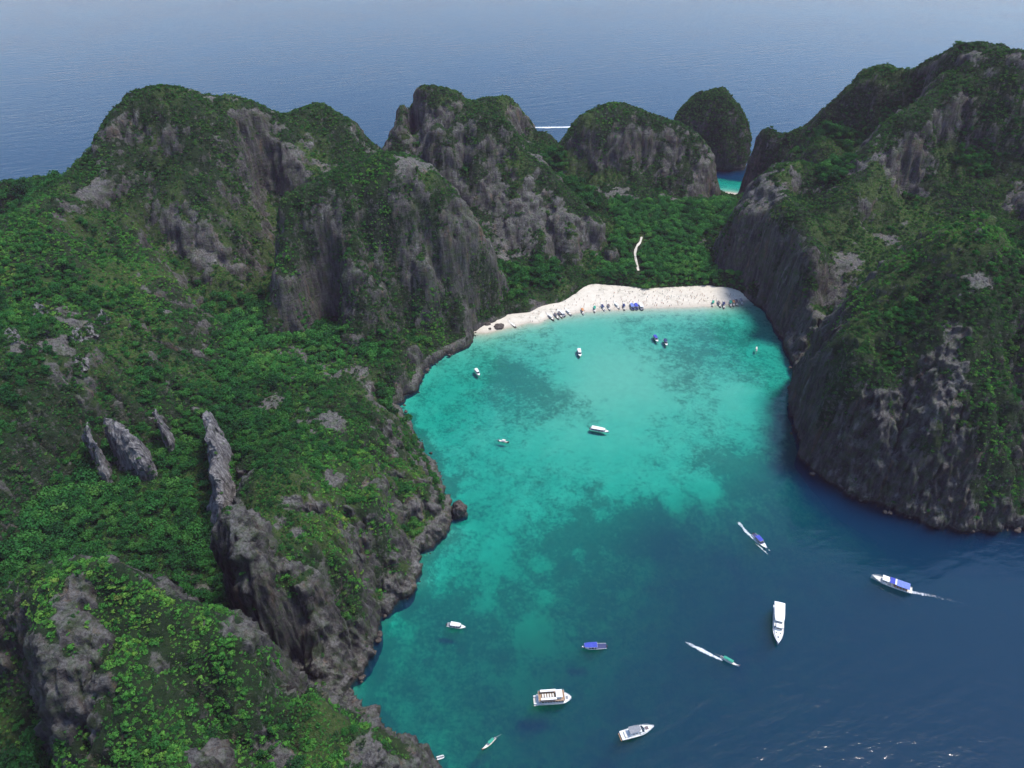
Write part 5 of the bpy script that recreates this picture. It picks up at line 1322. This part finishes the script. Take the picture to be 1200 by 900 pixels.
# boats drawn up along the beach: (stern x, y, bow x, y) bearings, kind, colours, what sets each apart
beach_boats = [
    ('l', (604, 383.5), (596, 377), 'wood', None, 'bare wooden longtail without canopy, nearest the mossy boulders on the beach'),
    ('l', (648, 374.5), (641, 369), 'darkwood', 'white', 'dark longtail with pale cover, first of the row past the empty sand'),
    ('l', (655, 374), (647, 366.5), 'darkwood', 'canvas', 'dark longtail with black canopy wedged between two pale ones'),
    ('l', (659, 372.5), (652, 365), 'wood', 'canvas', 'brown longtail with dark canopy, second of the wedged group'),
    ('s', (661, 370.5), (654, 364.5), 'white', 'white', 'white speedboat closing the wedged group of longtails'),
    ('l', (669, 369.5), (662, 363), 'grey', 'white', 'pale grey longtail with white cover, moored apart on the sand'),
    ('l', (684, 369), (681, 360.5), 'white', 'orange', 'white-hulled longtail with rust red canopy, bow on the sand'),
    ('l', (697, 366), (696.5, 358.5), 'darkwood', 'green', 'dark green longtail with its bow on the sand'),
    ('l', (708.5, 364.5), (703.5, 356.5), 'white', 'navy', 'white-hulled longtail with navy canopy'),
    ('l', (715, 364), (711, 356), 'cream', 'canvas', 'cream-hulled longtail with dark brown canopy'),
    ('l', (725, 361.5), (719.5, 355.5), 'grey', 'white', 'pale longtail with white cover beside the cream-hulled one'),
    ('l', (732, 364), (730, 355.5), 'darkwood', 'navy', 'dark longtail with black-blue canopy next to the blue-topped speedboats'),
    ('s', (742, 363.5), (738.5, 355.5), 'white', 'lightblue', 'speedboat with pale violet-blue canopy, outermost of the beached trio'),
    ('s', (746.5, 363.5), (743.5, 355), 'white', 'blue', 'speedboat with deep blue canopy in the middle of the beached trio'),
    ('s', (752.5, 363), (748.5, 356), 'white', 'white', 'speedboat with white canopy in the beached trio'),
    ('l', (835, 359), (836, 352.5), 'darkwood', 'green', 'dark green longtail, first of the row by the massif'),
    ('l', (844, 359.5), (840, 353), 'darkwood', 'canvas', 'black-topped longtail slanting on the sand by the massif'),
    ('l', (848.5, 361), (847.5, 354), 'darkwood', 'navy', 'slim dark longtail with blue-black canopy by the massif'),
    ('l', (856.5, 359), (855.5, 352.5), 'wood', 'green', 'brown longtail with dull green canopy in the tight group by the massif'),
    ('l', (860, 358.5), (859, 352), 'wood', 'orange', 'brown longtail with rust canopy in the tight group by the massif'),
    ('l', (863.5, 357.5), (862, 351.5), 'darkwood', 'canvas', 'dark longtail with brown canopy in the tight group by the massif'),
    ('l', (869.5, 356.5), (867, 350.5), 'darkwood', 'grey', 'grey-topped longtail, last of the row under the massif cliff'),
]
for kd, p0, p1, hc, tc, lb in beach_boats:
    if kd == 's': speedboat(p0, p1, lb, hc, tc, 'boats drawn up on the beach', Lf=12.0, z=0.12)
    else: longtail(p0, p1, lb, hc, tc or 'canvas', 'boats drawn up on the beach', Lf=12.5, z=0.15, canopy=tc is not None)

# far ferry with a long wake beyond the island
fp = az(642, 149.5); fo = add('ferry', None, loc=(fp[0] - 35, fp[1], 0), rot=(0, 0, math.pi), label='white ferry at the head of the long bright wake in the open sea', cat='ferry')
L, B, D = 22, 5.5, 2.0
bm_obj('hull', hull_bm(L, B, D, .7, .35, .9, .5, .8, 2.0, .3), 'white', fo)
bm_obj('cabin', bbox(-L * .4, L * .2, -B * .4, B * .4, D - .2, D + 2.4, .1, .95), 'white', fo)
bm_obj('bridge', bbox(L * .05, L * .18, -B * .3, B * .3, D + 2.4, D + 4.2, .1, .9), 'white', fo)
# ---------------------------------------------------------------- wakes
def foam_material():
    m = NT('wake_foam'); p = m.pos()
    n1 = m.noise(p, 0.9, 5, 0.7); n2_ = m.noise(p, 0.28, 3)
    d = m.attr('dense').outputs['Fac']
    k = m.math('ADD', m.math('ADD', m.math('MULTIPLY', n1, 0.7), m.math('MULTIPLY', n2_, 0.3)), m.math('MULTIPLY', d, 0.62))
    fac = m.mapr(k, 0.82, 1.22, 0, 0.92)
    b = m.n('BsdfDiffuse'); b.inputs[0].default_value = (0.82, 0.85, 0.88, 1)
    t = m.n('BsdfTransparent'); x = m.n('MixShader'); m.l(fac, x.inputs[0]); m.l(t.outputs[0], x.inputs[1]); m.l(b.outputs[0], x.inputs[2])
    m.l(x.outputs[0], m.out.inputs[0]); return m.m
MAT_FOAM = foam_material()
def wake(pts, label, n=60):
    """pts: bearings on the water with half width in m and density"""
    W_ = [(*az(a, b)[:2], w, d) for a, b, w, d in pts]; A_ = np.array(W_); t = np.linspace(0, 1, len(A_)); ti = np.linspace(0, 1, n)
    cx, cyy, w, d = [np.interp(ti, t, A_[:, k]) for k in range(4)]
    dx, dy = np.gradient(cx), np.gradient(cyy); L = np.hypot(dx, dy) + 1e-6; V = []; Dn = []
    J_ = np.linspace(-1, 1, 9)
    for j in J_:
        ww = w * (1 + 0.3 * n2(ti * 23 + 5, ti * 0 + j))
        x, y = cx - dy / L * j * ww, cyy + dx / L * j * ww
        V.append(np.stack([x, y, 0.03 + 0.16 * np.maximum(0, 1 - j * j) * np.maximum(d, 0) * (1 + n2(x * .8, y * .8))], -1)); Dn.append(d * (1 - abs(j) ** 2.5) - 0.25 * abs(j) ** 3)
    V = np.array(V).reshape(-1, 3)
    F = [(a * n + i, a * n + i + 1, (a + 1) * n + i + 1, (a + 1) * n + i) for a in range(len(J_) - 1) for i in range(n - 1)]
    me = mesh_np('wake_foam', V, F); fattr(me, 'dense', np.array(Dn).ravel())
    return add('wake_foam', me, MAT_FOAM, kind='stuff', label=label, cat='wake')
wake([(861, 609.5, 1.2, .2), (866, 613, 1.8, .8), (874, 623, 1.6, .95), (884, 632, 1.3, 1.0), (890, 638, 1.0, .9)], 'straight white wake behind the racing speedboat')
wake([(882, 635, .5, .3), (889, 640, .9, .8), (897, 647, .9, .8), (903, 653, .5, .4)], 'thin bow wave along the racing speedboat')
wake([(892, 634, .4, .2), (898, 641, .8, .7), (906, 650, .5, .4)], 'thin bow wave on the far side of the racing speedboat')
wake([(797, 749, .6, 0), (806, 754, 1.4, .75), (822, 762, 1.8, 1.05), (836, 769, 1.3, 1.0), (847, 774, .8, .9)], 'thin white wake behind the green-canopied longtail')
wake([(828, 775, .4, .2), (838, 776, .7, .45), (850, 778, .6, .3)], 'faint side wave beside the green-canopied longtail')
wake([(1068, 694, 1.6, 1.0), (1080, 696, 1.8, .75), (1095, 699, 2.0, .6), (1120, 705, 2.4, .48), (1160, 716, 2.8, .36)], 'faint broken wake behind the big blue-topped boat')
wake([(612, 149.5, 2.0, .9), (640, 149.5, 5, 1.1), (672, 149, 5, 1.1), (700, 149, 5, 1.0), (740, 148.5, 5, .6)], 'long bright ferry wake in the open sea')

wake([(905, 650, .4, .5), (890, 628, .7, .42), (878, 607, 1.0, .30), (868, 588, 1.2, .15)], 'faint diverging wave of the racing speedboat, beach side', 40)
wake([(900, 654, .4, .5), (875, 640, .7, .42), (850, 627, 1.0, .30), (826, 615, 1.2, .15)], 'faint diverging wave of the racing speedboat, open-water side', 40)
wake([(1030, 688, .5, .5), (1060, 705, .9, .42), (1095, 724, 1.2, .30), (1130, 745, 1.4, .2)], 'faint diverging wave of the big blue-topped boat', 40)
# ---------------------------------------------------------------- people on the beach
def cmat(name, c, r=0.8):
    m = NT(name); n1 = m.noise(m.n('TexCoord').outputs['Object'], 6, 3); m.pbr(m.mix(m.mapr(n1, .3, .7), c, tuple(q * .8 for q in c)), r); return m.m
SKINS = [cmat('skin_tan', (0.42, 0.24, 0.15)), cmat('skin_light', (0.58, 0.38, 0.28)), cmat('skin_deep', (0.20, 0.11, 0.07))]
HAIR = cmat('dark_hair', (0.03, 0.022, 0.018))
def person_mesh(pose, skin, top, bottom):
    J = {'pel': (0, 0, .95, .15), 'chest': (0, 0, 1.25, .17), 'neck': (0, 0, 1.47, .065), 'head': (0.01, 0, 1.60, .10), 'crown': (0.01, 0, 1.70, .085)}
    E = [('pel', 'chest'), ('chest', 'neck'), ('neck', 'head'), ('head', 'crown')]
    st = {'stand': (0.03, -0.03, .10), 'walk': (0.24, -0.22, .25), 'wade': (0.10, -0.12, .35)}[pose]
    for s, k in ((1, st[0]), (-1, st[1])):
        n_ = 'l' if s > 0 else 'r'
        J[n_ + 'hip'] = (0, .10 * s, .88, .10); J[n_ + 'kn'] = (k * .6 + .02, .11 * s, .48, .065); J[n_ + 'an'] = (k, .11 * s, .08, .045); J[n_ + 'toe'] = (k + .15, .12 * s, .03, .035)
        J[n_ + 'sh'] = (0, .19 * s, 1.40, .065); J[n_ + 'el'] = (-.04 - k * .3, .25 * s + st[2] * .1 * s, 1.12, .045); J[n_ + 'wr'] = (.06 - k * .8 + st[2] * .2, .27 * s, .88, .032); J[n_ + 'ha'] = (.09 - k * .9 + st[2] * .25, .27 * s, .78, .035)
        E += [('pel', n_ + 'hip'), (n_ + 'hip', n_ + 'kn'), (n_ + 'kn', n_ + 'an'), (n_ + 'an', n_ + 'toe'), ('chest', n_ + 'sh'), (n_ + 'sh', n_ + 'el'), (n_ + 'el', n_ + 'wr'), (n_ + 'wr', n_ + 'ha')]
    ks = list(J); me = bpy.data.meshes.new('p'); me.from_pydata([J[k][:3] for k in ks], [(ks.index(a), ks.index(b)) for a, b in E], [])
    ob = bpy.data.objects.new('p', me); col.objects.link(ob)
    ob.modifiers.new('s', 'SKIN'); sv_ = me.skin_vertices[0].data
    for i, k in enumerate(ks): sv_[i].radius = (J[k][3], J[k][3]); sv_[i].use_root = (k == 'pel')
    sb = ob.modifiers.new('u', 'SUBSURF'); sb.levels = 1; sb.render_levels = 1
    dg = bpy.context.evaluated_depsgraph_get(); out = bpy.data.meshes.new_from_object(ob.evaluated_get(dg)); bpy.data.objects.remove(ob); bpy.data.meshes.remove(me)
    out.materials.clear()
    for q in (skin, top, bottom, HAIR): out.materials.append(q)
    for f_ in out.polygons:
        c = f_.center; f_.use_smooth = True
        f_.material_index = 3 if (c.z > 1.64 or (c.z > 1.52 and c.x < -.02)) else 1 if (1.0 < c.z < 1.45 and abs(c.y) < .24) else 2 if .72 < c.z <= 1.0 and abs(c.y) < .22 else 0
    return out
WEAR = [('red', (0.55, .05, .05)), ('navy', (.03, .05, .18)), ('white', (.75, .75, .75)), ('orange', (.7, .25, .05)), ('black', (.02, .02, .025)), ('turquoise', (.05, .4, .42))]
PM = []
rp = random.Random(5)
for i, (nm, c) in enumerate(WEAR):
    t_ = cmat('cloth_' + nm, c); b_ = cmat('shorts_' + nm, tuple(q * .6 + .03 for q in c))
    for pose in ('stand', 'walk'): PM.append((person_mesh(pose, SKINS[i % 3], t_, b_), nm, pose))
spots_ = []
bx0 = [(a, b) for a, b in waterline]
while len(spots_) < 165:
    u = rp.uniform(612, 862) if rp.random() < .25 else rp.gauss(765, 45)
    if not 612 < u < 862: continue
    wl = np.interp(u, [q[0] for q in bx0], [q[1] for q in bx0]); tb = np.interp(u, [612, 660, 700, 835, 862], [371, 355, 342, 341, 347])
    v = tb + (wl - tb) * min(1, rp.random() ** .8) - .3
    x, y, _ = az(u, v, 1.2)
    z0 = float(bed(np.array([x]), np.array([y]))[0])
    if float(sample(H, x, y)) > z0 - .2 or z0 < 0.05: continue
    if any(math.hypot(x - q[0], y - q[1]) < 1.3 for q in spots_): continue
    spots_.append((x, y, z0))
for x, y, z0 in spots_:
    me_, nm, pose = PM[rp.randrange(len(PM))]
    o = add('person', me_, loc=(x, y, z0 + .02), rot=(0, 0, rp.uniform(0, 6.283)), label='person in %s swimwear %s on the white sand beach' % (nm, 'standing' if pose == 'stand' else 'walking'), cat='person', group='%s beachgoers %s' % (nm, pose))
    k = rp.uniform(.92, 1.06); o.scale = (k, k, k)
# ---------------------------------------------------------------- haze in the air over the sea
m = NT('sea_haze')
pv = m.n('VolumePrincipled')
pv.inputs['Color'].default_value = (1.0, 0.66, 0.92, 1)
pv.inputs['Density'].default_value = 0.000038
pv.inputs['Anisotropy'].default_value = 0.0
m.l(pv.outputs[0], m.out.inputs['Volume'])
R3 = R + 60
add('haze', box_mesh('haze', -R3, R3, -R3, R3, -52, 345), m.m, kind='stuff')
